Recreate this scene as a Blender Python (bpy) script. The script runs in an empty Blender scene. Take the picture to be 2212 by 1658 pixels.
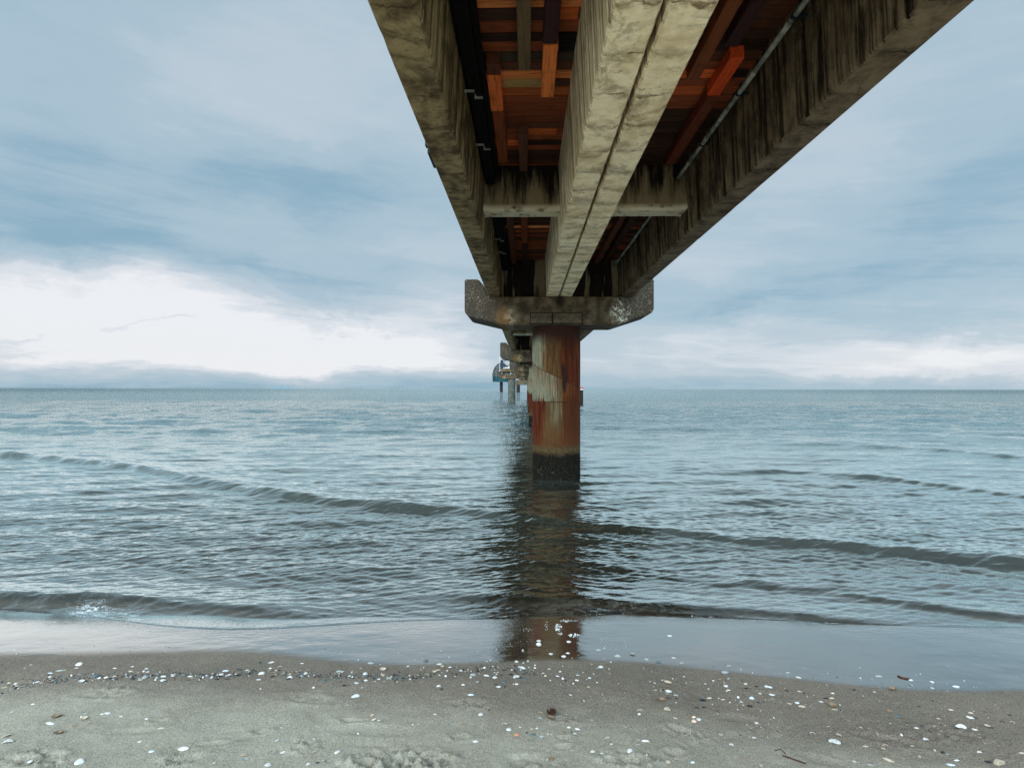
import bpy, bmesh, math, random
import numpy as np
from mathutils import Matrix, Vector
random.seed(7)
rng = np.random.default_rng(11)
SC = bpy.context.scene
COL = SC.collection
U = 0.00926            # one unit of measurement in metres
CAMZ = 199 * U
R = math.radians

# ------------------------------------------------------------------ camera
F_PX, CX, CY = 1250.0, 1105.5, 829.0
yaw = -math.atan((1136 - CX) / F_PX); pit = math.atan(10 / F_PX); roll = 0.0018
Fv = np.array([math.sin(yaw) * math.cos(pit), math.cos(yaw) * math.cos(pit), math.sin(pit)])
R0 = np.array([math.cos(yaw), -math.sin(yaw), 0.0])
U0 = np.cross(R0, Fv)
Rv = R0 * math.cos(roll) + U0 * math.sin(roll)
Uv = U0 * math.cos(roll) - R0 * math.sin(roll)
cam_d = bpy.data.cameras.new('camera'); cam = bpy.data.objects.new('camera', cam_d); COL.objects.link(cam)
m = Matrix(((Rv[0], Uv[0], -Fv[0], 0), (Rv[1], Uv[1], -Fv[1], 0), (Rv[2], Uv[2], -Fv[2], CAMZ), (0, 0, 0, 1)))
cam.matrix_world = m
cam_d.sensor_width = 36; cam_d.lens = 36 * F_PX / 2211.0
cam_d.clip_start = 0.05; cam_d.clip_end = 20000
SC.camera = cam

# ------------------------------------------------------------------ noise
def vnoise(x, y, seed=0):
    x = np.asarray(x, float); y = np.asarray(y, float)
    xi = np.floor(x).astype(np.int64); yi = np.floor(y).astype(np.int64)
    fx = x - xi; fy = y - yi
    fx = fx * fx * (3 - 2 * fx); fy = fy * fy * (3 - 2 * fy)
    def h(a, b):
        n = (a * 374761393 + b * 668265263 + seed * 974711) & 0xffffffff
        n = ((n ^ (n >> 13)) * 1274126177) & 0xffffffff
        n = n ^ (n >> 16)
        return (n & 0xffff) / 65535.0
    a = h(xi, yi); b = h(xi + 1, yi); c = h(xi, yi + 1); d = h(xi + 1, yi + 1)
    return (a + (b - a) * fx) * (1 - fy) + (c + (d - c) * fx) * fy
def fbm(x, y, o=4, seed=0):
    s = 0; a = 0.5
    for i in range(o):
        s = s + a * (vnoise(x * 2 ** i, y * 2 ** i, seed + i * 17) - 0.5); a *= 0.5
    return s * 2
def sstep(a, b, x):
    t = np.clip((np.asarray(x, float) - a) / (b - a), 0, 1)
    return t * t * (3 - 2 * t)

# ------------------------------------------------------------------ ground shape
def base_z(Y, X=0.0):
    Y = np.asarray(Y, float)
    xs = [-4000, -60, -15, -3, 1.0, 2.9, 3.3, 4.65, 5.5, 8, 12, 20, 60, 300, 9000]
    zs = [3.0, 1.6, 0.75, 0.38, 0.255, 0.175, 0.150, 0.0, -0.06, -0.21, -0.42, -0.75, -1.8, -3.5, -6.0]
    z = np.interp(Y, xs, zs)
    k = np.interp(X, [-4, -1.5, -.3, .8, 3], [.028, .024, .016, -.004, -.026])
    return z + k * (4.65 - np.clip(Y, 3.3, 4.65)) * np.interp(Y, [1.5, 3.3], [0, 1])
def px2ray(x, y):
    d = Fv * F_PX + Rv * (x - CX) + Uv * (CY - y)
    return d / d[1]
def px2ground(x, y, flat=False):
    d = px2ray(x, y); z = 0.0
    for _ in range(14):
        Y = (z - CAMZ) / d[2]
        z = 0.0 if flat else float(base_z(Y, d[0] * Y))
    return d[0] * Y, Y
def curve(pts, flat=False):
    g = sorted(px2ground(a, b, flat) for a, b in pts)
    gx = np.array([p[0] for p in g]); gy = np.array([p[1] for p in g])
    xx = np.linspace(gx[0], gx[-1], 200); yy = np.interp(xx, gx, gy)
    k = np.ones(15) / 15
    yy = np.convolve(np.pad(yy, 7, mode='edge'), k, 'valid')
    return lambda X: np.interp(X, xx, yy)
# inner edge of the shiny film and edge of the moving water, as measured
film_edge = curve([(-900, 1418), (0, 1413), (250, 1408), (470, 1403), (570, 1400), (620, 1408), (680, 1424), (760, 1431), (880, 1437), (1000, 1432),
                   (1090, 1424), (1200, 1428), (1290, 1418), (1400, 1430), (1500, 1444), (1640, 1456), (1800, 1474), (1950, 1491), (2080, 1493), (2211, 1488), (3100, 1486)])
water_edge = curve([(-900, 1300), (0, 1316), (140, 1326), (230, 1336), (330, 1352), (400, 1361), (520, 1363), (610, 1362), (700, 1350), (860, 1340), (1000, 1337),
                    (1150, 1336), (1280, 1322), (1400, 1325), (1500, 1331), (1650, 1338), (1780, 1346), (1950, 1352), (2211, 1356), (3100, 1360)])

DENTS = []   # (x, y, angle, half length, half width, depth)
def add_dent(px, py, ang, a, b, d, full=True):
    if full: px, py = px / 1.7367, py / 1.7367
    X, Y = px2ground(px, py); DENTS.append((X, Y, R(ang), a, b, d))
for cx_, cy_, a_, l_, w_, d_ in [(600, 2700, 10, .05, .012, .012), (980, 2745, 15, .045, .013, .014), (1330, 2705, -4, .09, .012, .010), (1730, 2765, 0, .05, .02, .016),
                                 (1770, 2768, -5, .04, .008, .008), (140, 2850, 10, .10, .05, .02), (1560, 2862, 12, .13, .05, .035), (1370, 2868, -20, .06, .03, .03),
                                 (390, 2600, 4, .16, .045, .010), (1150, 2620, -6, .17, .05, .009), (1750, 2640, 3, .13, .04, .008), (3330, 2770, -22, .16, .045, .012),
                                 (2560, 2740, -30, .08, .03, .016), (2530, 2820, -10, .05, .03, .012), (2350, 2850, 0, .10, .04, .018), (1970, 2850, 8, .10, .05, .012),
                                 (3080, 2850, -30, .10, .04, .010), (2110, 2800, 4, .05, .02, .010), (2115, 2765, 0, .04, .02, .012), (700, 2845, 20, .10, .03, .01),
                                 (2900, 2600, -14, .12, .04, .006), (500, 2740, 6, .18, .03, .006), (1400, 2740, 0, .25, .05, .007), (3560, 2740, -20, .12, .05, .008),
                                 (160, 2460, 5, .1, .03, .006), (2770, 2690, -10, .12, .05, .007), (800, 2790, 10, .09, .015, .008), (1300, 2790, -3, .3, .02, .004)]:
    add_dent(cx_, cy_, a_, l_, w_, d_)
CRUMBS = []  # churned sand
for cx_, cy_, r_, h_ in [(1560, 2862, .16, .03), (1370, 2860, .10, .022), (140, 2855, .13, .02), (1130, 2800, .10, .015), (2350, 2850, .13, .016), (400, 2590, .16, .007),
                         (1760, 2640, .12, .010), (2590, 2760, .09, .014), (3350, 2760, .20, .007), (2120, 2700, .08, .010), (3560, 2745, .15, .010), (650, 2855, .1, .012),
                         (2000, 2870, .14, .009), (2510, 2590, .05, .006), (2040, 2600, .08, .006), (2300, 2620, .08, .005), (1150, 2620, .13, .005), (2850, 2740, .1, .007)]:
    X, Y = px2ground(cx_ / 1.7367, cy_ / 1.7367); CRUMBS.append((X, Y, r_, h_))
def sand_z(X, Y):
    X = np.asarray(X, float); Y = np.asarray(Y, float)
    z = base_z(Y, X) + 0
    dryf = 1 - sstep(-0.35, -0.02, Y - film_edge(X))
    near = (np.abs(Y) < 30) * 1.0
    z = z + near * (0.010 * fbm(X * 0.9, Y * 1.3, 3, 3)) * (0.35 + dryf)
    z = z + near * dryf * (0.008 * fbm(X * 3.2, Y * 4.6, 4, 9) + 0.0035 * fbm(X * 22, Y * 22, 3, 19))
    z = z + near * (1 - dryf) * 0.0012 * fbm(X * 6, Y * 9, 3, 21)
    z = z + 0.012 * sstep(5.2, 6.2, Y) * near * fbm(X * 1.3, Y * 3.5, 3, 31)
    for dx, dy, a, l, w, d in DENTS:
        d = d * (.6 if l > .09 else 1.5)
        c, s = math.cos(a), math.sin(a)
        p = ((X - dx) * c + (Y - dy) * s) / l; q = (-(X - dx) * s + (Y - dy) * c) / w
        r2 = p * p + q * q
        r = np.sqrt(r2)
        z = z - d * (1 - sstep(0.45, 1.05, r)) + 0.45 * d * np.exp(-((r - 1.25) / 0.22) ** 2)
    for dx, dy, r_, h_ in CRUMBS:
        q = np.exp(-(((X - dx) / r_) ** 2 + ((Y - dy) / (r_ * .55)) ** 2))
        z = z + h_ * q * (fbm(X * 42, Y * 42, 4, 41) * 2.4 + 0.1)
    return z

# ------------------------------------------------------------------ object helpers
def tag(o, label=None, cat=None, group=None, kind=None):
    if label: o['label'] = label
    if cat: o['category'] = cat
    if group: o['group'] = group
    if kind: o['kind'] = kind
    return o
def empty(name, loc=(0, 0, 0)):
    o = bpy.data.objects.new(name, None); COL.objects.link(o); o.location = loc; o.empty_display_size = .2
    return o
def link_mesh(name, me, mats, parent=None, smooth=False):
    o = bpy.data.objects.new(name, me); COL.objects.link(o)
    for mm in (mats if isinstance(mats, (list, tuple)) else [mats]): me.materials.append(mm)
    if parent is not None: o.parent = parent
    if smooth: me.polygons.foreach_set('use_smooth', [True] * len(me.polygons))
    return o
class MB:
    def __init__(s): s.v = []; s.f = []; s.c = []
    def add(s, vs, fs, c=(1, 1, 1)):
        n = len(s.v); s.v += [tuple(p) for p in vs]
        for f in fs: s.f.append(tuple(i + n for i in f)); s.c.append(c)
    def box(s, x0, x1, y0, y1, z0, z1, c=(1, 1, 1), bev=0.0):
        if bev <= 0:
            vs = [(x, y, z) for z in (z0, z1) for y in (y0, y1) for x in (x0, x1)]
            s.add(vs, [(0, 2, 3, 1), (4, 5, 7, 6), (0, 1, 5, 4), (1, 3, 7, 5), (3, 2, 6, 7), (2, 0, 4, 6)], c)
        else:
            bm = bmesh.new(); bmesh.ops.create_cube(bm, size=1)
            for v in bm.verts:
                v.co = ((x0 + x1) / 2 + v.co.x * (x1 - x0), (y0 + y1) / 2 + v.co.y * (y1 - y0), (z0 + z1) / 2 + v.co.z * (z1 - z0))
            bmesh.ops.bevel(bm, geom=list(bm.edges), offset=bev, segments=1, affect='EDGES')
            bm.verts.index_update()
            s.add([v.co[:] for v in bm.verts], [[v.index for v in f.verts] for f in bm.faces], c); bm.free()
    def tube(s, p0, p1, r0, r1=None, n=12, c=(1, 1, 1), cap=True):
        r1 = r0 if r1 is None else r1
        p0 = Vector(p0); p1 = Vector(p1); d = (p1 - p0).normalized()
        a = d.orthogonal().normalized(); b = d.cross(a)
        vs = [p0 + (a * math.cos(t) + b * math.sin(t)) * r0 for t in [2 * math.pi * i / n for i in range(n)]]
        vs += [p1 + (a * math.cos(t) + b * math.sin(t)) * r1 for t in [2 * math.pi * i / n for i in range(n)]]
        fs = [(i, (i + 1) % n, n + (i + 1) % n, n + i) for i in range(n)]
        if cap: fs += [tuple(range(n))[::-1], tuple(range(n, 2 * n))]
        s.add(vs, fs, c)
    def path(s, pts, r, n=8, c=(1, 1, 1)):
        for a, b in zip(pts[:-1], pts[1:]): s.tube(a, b, r, r, n, c)
    def build(s, name, mat, parent=None, smooth=False, color=False):
        me = bpy.data.meshes.new(name); me.from_pydata(s.v, [], s.f)
        if color:
            ca = me.color_attributes.new('tone', 'FLOAT_COLOR', 'CORNER')
            arr = []
            for p, c in zip(me.polygons, s.c): arr += [c[0], c[1], c[2], 1.0] * p.loop_total
            ca.data.foreach_set('color', arr)
        return link_mesh(name, me, mat, parent, smooth)
def grid_mesh(name, X, Y, Z, attrs=None):
    nr, nc = X.shape
    me = bpy.data.meshes.new(name)
    co = np.stack([X, Y, Z], -1).reshape(-1, 3).astype(np.float32)
    idx = np.arange(nr * nc).reshape(nr, nc)
    q = np.stack([idx[:-1, :-1], idx[:-1, 1:], idx[1:, 1:], idx[1:, :-1]], -1).reshape(-1, 4)
    me.vertices.add(len(co)); me.vertices.foreach_set('co', co.ravel())
    me.loops.add(q.size); me.loops.foreach_set('vertex_index', q.ravel().astype(np.int32))
    me.polygons.add(len(q)); me.polygons.foreach_set('loop_start', np.arange(0, q.size, 4, dtype=np.int32))
    me.polygons.foreach_set('loop_total', np.full(len(q), 4, dtype=np.int32))
    me.polygons.foreach_set('use_smooth', np.ones(len(q), dtype=bool))
    me.update(calc_edges=True)
    for k, a in (attrs or {}).items():
        at = me.attributes.new(k, 'FLOAT', 'POINT'); at.data.foreach_set('value', a.reshape(-1).astype(np.float32))
    return me

# ------------------------------------------------------------------ shader helpers
class NT:
    def __init__(s, tree): s.t = tree; s.n = tree.nodes; s.l = tree.links
    def new(s, typ, **kw):
        nd = s.n.new(typ)
        for k, v in kw.items(): setattr(nd, k, v)
        return nd
    def put(s, sock, v):
        if isinstance(v, bpy.types.NodeSocket): s.l.new(v, sock)
        elif v is not None:
            if isinstance(v, (tuple, list)) and len(v) == 3 and sock.type == 'RGBA': v = (*v, 1)
            sock.default_value = v
    def m(s, op, a, b=None, c=None, clamp=False):
        nd = s.new('ShaderNodeMath', operation=op, use_clamp=clamp)
        s.put(nd.inputs[0], a); s.put(nd.inputs[1], b); s.put(nd.inputs[2], c)
        return nd.outputs[0]
    def vm(s, op, a, b=None, out=0):
        nd = s.new('ShaderNodeVectorMath', operation=op); s.put(nd.inputs[0], a); s.put(nd.inputs[1], b)
        return nd.outputs[out]
    def mr(s, v, a, b, c=0.0, d=1.0, smooth=True):
        nd = s.new('ShaderNodeMapRange', interpolation_type='SMOOTHSTEP' if smooth else 'LINEAR')
        for i, q in enumerate((v, a, b, c, d)): s.put(nd.inputs[i], q)
        return nd.outputs[0]
    def mix(s, f, a, b, blend='MIX'):
        nd = s.new('ShaderNodeMix', data_type='RGBA', blend_type=blend)
        s.put(nd.inputs[0], f); s.put(nd.inputs[6], a); s.put(nd.inputs[7], b)
        return nd.outputs[2]
    def noise(s, vec, scale, detail=5, rough=.55, dist=0.0, col=False):
        nd = s.new('ShaderNodeTexNoise'); s.put(nd.inputs['Vector'], vec)
        nd.inputs['Scale'].default_value = scale; nd.inputs['Detail'].default_value = detail
        nd.inputs['Roughness'].default_value = rough; nd.inputs['Distortion'].default_value = dist
        return nd.outputs[1 if col else 0]
    def vor(s, vec, scale, feat='F1', rnd=1.0, out=0):
        nd = s.new('ShaderNodeTexVoronoi', feature=feat); s.put(nd.inputs['Vector'], vec)
        nd.inputs['Scale'].default_value = scale; nd.inputs['Randomness'].default_value = rnd
        return nd.outputs[out]
    def mul(s, vec, k): return s.vm('MULTIPLY', vec, k)
    def sep(s, vec):
        nd = s.new('ShaderNodeSeparateXYZ'); s.put(nd.inputs[0], vec); return nd.outputs
    def comb(s, a, b, c):
        nd = s.new('ShaderNodeCombineXYZ'); s.put(nd.inputs[0], a); s.put(nd.inputs[1], b); s.put(nd.inputs[2], c); return nd.outputs[0]
    def obj(s): return s.new('ShaderNodeTexCoord').outputs['Object']
    def bump(s, h, strength=.5, dist=.01, normal=None):
        nd = s.new('ShaderNodeBump'); s.put(nd.inputs['Height'], h); nd.inputs['Strength'].default_value = strength
        nd.inputs['Distance'].default_value = dist; s.put(nd.inputs['Normal'], normal); return nd.outputs[0]
    def attr(s, name, out='Fac'):
        nd = s.new('ShaderNodeAttribute', attribute_name=name); return nd.outputs[out]
def mat(name):
    mt = bpy.data.materials.new(name); mt.use_nodes = True
    t = NT(mt.node_tree); t.n.clear()
    out = t.new('ShaderNodeOutputMaterial')
    return mt, t, out
def pbsdf(t, out, col, rough=.8, normal=None, metal=0.0, spec=.5, ior=1.45):
    b = t.new('ShaderNodeBsdfPrincipled')
    t.put(b.inputs['Base Color'], col); t.put(b.inputs['Roughness'], rough); t.put(b.inputs['Metallic'], metal)
    t.put(b.inputs['Specular IOR Level'], spec); t.put(b.inputs['IOR'], ior); t.put(b.inputs['Normal'], normal)
    if out is not None: t.l.new(b.outputs[0], out.inputs[0])
    return b
def lin(r, g, b):
    f = lambda c: (c / 255 / 12.92) if c / 255 <= .04045 else ((c / 255 + .055) / 1.055) ** 2.4
    return (f(r), f(g), f(b))

# ---- concrete
def concrete(name, light, dark, stain, crack=.8, streak=.5, stain_amt=.5, sfreq=26.0):
    mt, t, out = mat(name); P = t.obj(); x, y, z = t.sep(P)
    big = t.noise(P, 1.6, 4, .6); mid = t.noise(P, 7, 6, .65); fine = t.noise(P, 60, 6, .75)
    c = t.mix(t.mr(t.m('ADD', t.m('MULTIPLY', big, .45), t.m('MULTIPLY', mid, .55)), .38, .60), dark, light)
    # joints across the soffit, left by the formwork
    warp = t.m('MULTIPLY', t.m('SUBTRACT', t.noise(P, 3.0, 4, .7), .5), .32)
    yy = t.m('ADD', y, warp)
    cell = t.m('FRACT', t.m('MULTIPLY', yy, 2.3)); d1 = t.m('ABSOLUTE', t.m('SUBTRACT', cell, .5))
    yy2 = t.m('ADD', y, t.m('MULTIPLY', t.m('SUBTRACT', t.noise(P, 5.0, 4, .7), .5), .5))
    cell2 = t.m('FRACT', t.m('MULTIPLY', yy2, 3.7)); d2 = t.m('ABSOLUTE', t.m('SUBTRACT', cell2, .5))
    msk = t.mr(t.noise(P, 4.0, 3, .6), .42, .62)
    k1 = t.m('MULTIPLY', t.m('MAXIMUM', t.mr(d1, 0.0, .06, 1, 0), t.m('MULTIPLY', t.mr(d1, 0.0, .24, .75, 0), t.mr(t.noise(P, 9, 5, .7), .42, .58))), t.m('ADD', .45, t.m('MULTIPLY', msk, .55)))
    k2 = t.m('MULTIPLY', t.mr(d2, 0.0, .05, 1, 0), t.mr(t.noise(P, 2.6, 3, .6), .5, .62))
    nz = t.sep(t.new('ShaderNodeNewGeometry').outputs['Normal'])[2]
    under = t.mr(nz, -.9, -.5, 1, 0)
    kk = t.m('MULTIPLY', t.m('MAXIMUM', k1, k2), under)
    c = t.mix(t.m('MULTIPLY', kk, crack), c, stain)
    # board-marked streaks on the upright faces
    st = t.noise(t.mul(P, (1.0, sfreq, .5)), 1.0, 5, .78)
    upr = t.m('SUBTRACT', 1.0, under)
    c = t.mix(t.m('MULTIPLY', t.m('MULTIPLY', t.mr(st, .44, .60), streak), upr), c, stain)
    # blotches and pores
    bl = t.mr(t.noise(P, 2.9, 7, .74, .6), .50, .62)
    c = t.mix(t.m('MULTIPLY', bl, stain_amt), c, stain)
    por = t.mr(t.vor(P, 46, 'F1'), .05, .16, 1, 0)
    pm = t.mr(t.noise(P, 11, 2), .56, .66)
    c = t.mix(t.m('MULTIPLY', t.m('MULTIPLY', por, pm), .8), c, stain)
    c = t.mix(t.mr(fine, .35, .75, 0, .35), c, t.mix(.5, c, dark))
    h = t.m('ADD', t.m('MULTIPLY', mid, .6), t.m('ADD', t.m('MULTIPLY', fine, .45), t.m('MULTIPLY', kk, -.9)))
    n = t.bump(h, .5, .009)
    pbsdf(t, out, c, .85, n, spec=.08)
    return mt
M = {}
M['c_mid'] = concrete('pale_concrete', (.95, .80, .55), (.66, .50, .29), (.13, .075, .03), .9, .8, .50, 17.0)
M['c_left'] = concrete('brown_olive_concrete', (.30, .225, .115), (.085, .056, .027), (.030, .018, .010), .9, .85, .62, 15.0)  # left outer girder, a darker brown-olive than the middle pair
M['c_right'] = concrete('brown_concrete', (.185, .135, .082), (.085, .058, .034), (.008, .005, .003), .85, .97, .5, 11.0)
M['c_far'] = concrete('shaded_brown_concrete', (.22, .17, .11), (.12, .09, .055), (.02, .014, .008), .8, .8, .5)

def crossbeam_mat():
    mt, t, out = mat('stained_crossbeam_concrete'); P = t.obj(); x, y, z = t.sep(P)
    st = t.noise(t.mul(P, (9, 9, 1.0)), 1.0, 6, .7)
    g = t.m('ADD', st, t.m('MULTIPLY', t.m('SUBTRACT', z, .32), -.55))
    c = t.mix(t.mr(g, .40, .66), (.012, .009, .007), (.26, .19, .11))
    lo = t.mr(z, .03, .09, 1, 0)
    nz = t.sep(t.new('ShaderNodeNewGeometry').outputs['Normal'])[2]
    lo = t.m('MAXIMUM', lo, t.mr(nz, -.9, -.5, 1, 0))
    pale = t.mix(t.mr(t.noise(P, 6, 6, .7), .5, .66), (.60, .52, .36), (.10, .07, .04))
    c = t.mix(lo, c, pale)
    pbsdf(t, out, c, .85, t.bump(t.noise(P, 30, 6, .7), .6, .01), spec=.08)
    return mt
M['cross'] = crossbeam_mat()
def diaphragm_mat():
    mt, t, out = mat('damp_end_wall_concrete'); P = t.obj(); x, y, z = t.sep(P)
    st = t.noise(t.comb(t.m('MULTIPLY', x, 4.6), 0.0, t.m('MULTIPLY', z, .5)), 1.0, 3, .5)
    c = t.mix(t.mr(st, .49, .56), (.018, .013, .010), (.25, .19, .12))
    c = t.mix(t.mr(t.noise(P, 9, 5, .6), .5, .75, 0, .6), c, (.05, .04, .03))
    pbsdf(t, out, c, .85, t.bump(t.noise(P, 30, 6, .7), .6, .01), spec=.08)
    return mt
M['dia'] = diaphragm_mat()
def cap_mat():
    mt, t, out = mat('weathered_cap_concrete'); P = t.obj(); x, y, z = t.sep(P)
    mid = t.noise(P, 5, 6, .65); fine = t.noise(P, 40, 6, .7)
    st = t.noise(t.mul(P, (7, 7, .7)), 1.0, 5, .7)
    c = t.mix(t.mr(mid, .35, .7), (.048, .034, .021), (.150, .110, .066))
    c = t.mix(t.mr(st, .50, .72, 0, .75), c, (.045, .032, .02))
    ax = t.m('ABSOLUTE', x)
    endm = t.mr(t.m('ADD', ax, t.m('MULTIPLY', t.m('SUBTRACT', mid, .5), .5)), 1.12, 1.34)
    lich = t.mr(t.noise(P, 30, 6, .85), .52, .62)
    lm = t.mr(t.noise(P, 4.5, 4, .7), .42, .62)
    ag = t.mix(t.m('MULTIPLY', lich, t.m('ADD', .25, t.m('MULTIPLY', lm, .75))), (.045, .035, .025), (.30, .26, .19))
    c = t.mix(endm, c, ag)
    # rust run at the left chamfer, white bloom on the right
    dx = t.m('ADD', x, 1.12); dz = t.m('ADD', z, .42)
    r = t.m('ADD', t.m('MULTIPLY', t.m('MULTIPLY', dx, dx), 30), t.m('MULTIPLY', t.m('MULTIPLY', dz, dz), 12))
    rm = t.m('MULTIPLY', t.mr(r, .1, 1.1, 1, 0), t.mr(st, .40, .6))
    c = t.mix(t.m('MULTIPLY', rm, .6), c, (.17, .09, .03))
    dx = t.m('ADD', x, .98)
    r = t.m('ADD', t.m('MULTIPLY', t.m('MULTIPLY', dx, dx), 50), t.m('MULTIPLY', t.m('MULTIPLY', dz, dz), 16))
    c = t.mix(t.m('MULTIPLY', t.mr(r, 0, 1.0, .7, 0), t.mr(t.noise(P, 12, 6, .75, .6), .42, .60)), c, (.36, .30, .20))
    dx = t.m('SUBTRACT', x, 1.22); dz = t.m('ADD', z, .30)
    r = t.m('ADD', t.m('MULTIPLY', t.m('MULTIPLY', dx, dx), 16), t.m('MULTIPLY', t.m('MULTIPLY', dz, dz), 9))
    c = t.mix(t.m('MULTIPLY', t.mr(r, 0, 1.0, .9, 0), t.mr(t.noise(P, 14, 6, .8, .8), .50, .58)), c, (.62, .58, .46))
    # dark run below the joint between the decks
    dx = t.m('ABSOLUTE', t.m('SUBTRACT', x, .02))
    c = t.mix(t.m('MULTIPLY', t.mr(t.m('ADD', dx, t.m('MULTIPLY', t.m('SUBTRACT', st, .5), .12)), .03, .13, 1, 0), t.mr(z, -.36, -.1)), c, (.02, .015, .01))
    nz = t.sep(t.new('ShaderNodeNewGeometry').outputs['Normal'])[2]
    pbsdf(t, out, c, .85, t.bump(t.m('ADD', mid, t.m('MULTIPLY', fine, .7)), .8, .015), spec=.08)
    return mt
M['cap'] = cap_mat()

def pile_mat():
    mt, t, out = mat('rusty_painted_steel'); P = t.obj(); x, y, z = t.sep(P)
    xn = t.m('DIVIDE', x, 54 * U)
    ang = t.m('ARCTAN2', x, t.m('MULTIPLY', y, -1.0))
    cyl = t.comb(ang, z, 0.0)
    s1 = t.noise(t.mul(cyl, (7, .9, 1)), 1.0, 6, .7); s2 = t.noise(t.mul(cyl, (26, 1.0, 1)), 1.0, 6, .78); s3 = t.noise(t.mul(cyl, (48, 1.3, 1)), 1.0, 4, .7)
    n1 = t.noise(P, 3.0, 6, .65); n2 = t.noise(P, 22, 6, .75)
    pale = t.mix(t.mr(n1, .35, .7), (.115, .125, .088), (.195, .18, .115))
    ochre = t.mix(t.mr(s2, .38, .62), (.034, .013, .005), (.115, .068, .026))
    red = t.mix(t.mr(s1, .36, .66), (.022, .005, .003), (.098, .019, .006))
    dark = (.022, .010, .007)
    # seam height on this side of the pile
    seam = t.m('SUBTRACT', 2.08, t.m('MULTIPLY', ang, .22))
    above = t.mr(t.m('SUBTRACT', z, seam), -.012, .012)
    ring = t.mr(t.m('SUBTRACT', z, t.m('ADD', 1.575, t.m('MULTIPLY', t.m('ADD', t.mr(t.noise(t.mul(cyl, (6, .5, 1)), 1.0, 3, .6), .50, .66), t.mr(s2, .50, .62)), .13))), -.012, .012)
    # rust front position: top zone starts at left third, middle zone at 0
    pos = t.m('ADD', xn, t.m('ADD', t.m('MULTIPLY', t.m('SUBTRACT', s1, .5), 1.5), t.m('MULTIPLY', t.m('SUBTRACT', s2, .5), 1.3)))
    thr = t.m('ADD', .10, t.m('MULTIPLY', above, -.55))
    ro = t.mr(t.m('SUBTRACT', pos, t.m('SUBTRACT', thr, .14)), -.16, .14)
    c = t.mix(ro, pale, ochre)
    thr2 = t.m('ADD', .22, t.m('MULTIPLY', above, -.14))
    c = t.mix(t.mr(t.m('SUBTRACT', pos, thr2), -.10, .16), c, red)
    lines = t.m('MULTIPLY', t.mr(s3, .54, .62), t.mr(t.m('ADD', pos, n1), .0, .5, .45, 1))
    c = t.mix(t.m('MULTIPLY', lines, .8), c, (.045, .018, .008))
    below = t.m('MULTIPLY', t.m('MULTIPLY', t.mr(t.m('SUBTRACT', seam, z), .02, .55, 1, 0), t.mr(t.m('SUBTRACT', seam, z), -.01, .02)), t.mr(s2, .44, .54))
    c = t.mix(t.m('MULTIPLY', below, .75), c, (.075, .028, .009))
    drip = t.m('MULTIPLY', t.mr(s2, .53, .60), t.mr(n1, .35, .55))
    c = t.mix(t.m('MULTIPLY', drip, .7), c, (.16, .05, .015))
    # below the ring: red flank, ochre panel, brown right side
    p2 = t.m('ADD', xn, t.m('ADD', t.m('MULTIPLY', t.m('SUBTRACT', s1, .5), 1.1), t.m('MULTIPLY', t.m('SUBTRACT', s2, .5), .9)))
    low = t.mix(t.mr(p2, -.62, -.45), red, ochre)
    pal2 = t.m('MULTIPLY', t.m('MULTIPLY', t.mr(p2, -.35, -.15), t.mr(p2, -.02, .14, 1, 0)), t.mr(z, .98, 1.35))
    low = t.mix(t.m('MULTIPLY', pal2, .8), low, (.115, .10, .058))
    low = t.mix(t.mr(p2, .05, .30), low, t.mix(t.mr(s2, .4, .7), (.042, .012, .005), (.085, .030, .009)))
    low = t.mix(t.m('MULTIPLY', t.mr(z, .7, 1.1, 1, 0), .55), low, (.07, .026, .009))
    low = t.mix(t.m('MULTIPLY', t.mr(s2, .50, .60), .6), low, (.05, .014, .006))
    c = t.mix(ring, low, c)
    # flaked black patches
    flak = t.mr(t.m('ADD', t.noise(t.mul(cyl, (5.0, 1.6, 1)), 1.0, 7, .78, .5), t.m('MULTIPLY', t.m('SUBTRACT', z, 2.0), .04)), .575, .61)
    c = t.mix(t.m('MULTIPLY', flak, t.mr(xn, -.5, .2, .2, 1)), c, dark)
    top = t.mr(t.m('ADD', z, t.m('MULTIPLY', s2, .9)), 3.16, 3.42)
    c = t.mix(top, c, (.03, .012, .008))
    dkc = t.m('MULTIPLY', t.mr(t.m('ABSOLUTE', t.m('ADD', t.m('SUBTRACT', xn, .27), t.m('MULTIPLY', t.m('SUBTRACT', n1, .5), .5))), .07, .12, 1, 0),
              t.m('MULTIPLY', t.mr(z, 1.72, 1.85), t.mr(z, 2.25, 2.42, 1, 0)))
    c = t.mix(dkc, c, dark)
    # welds show as dark lines
    wl = t.m('MAXIMUM', t.mr(t.m('ABSOLUTE', t.m('SUBTRACT', z, seam)), .004, .016, 1, 0), t.mr(t.m('ABSOLUTE', t.m('SUBTRACT', z, 1.575)), .004, .015, 1, 0))
    c = t.mix(t.m('MULTIPLY', wl, t.mr(n2, .3, .55)), c, (.05, .018, .01))
    # tidal band
    zt = t.m('ADD', z, t.m('MULTIPLY', t.m('SUBTRACT', n1, .5), .22))
    c = t.mix(t.mr(zt, .62, .74, 1, 0), c, t.mix(t.mr(n2, .4, .7), (.045, .028, .012), (.085, .058, .027)))
    c = t.mix(t.mr(zt, .46, .60, 1, 0), c, t.mix(t.mr(n2, .4, .7), (.004, .0035, .0025), (.016, .013, .008)))
    barn = t.m('MULTIPLY', t.mr(t.vor(P, 42), .12, .26, 1, 0), t.m('MULTIPLY', t.mr(t.noise(P, 9, 3), .5, .62), t.mr(z, .22, .34, 1, 0)))
    c = t.mix(barn, c, (.26, .25, .20))
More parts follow.
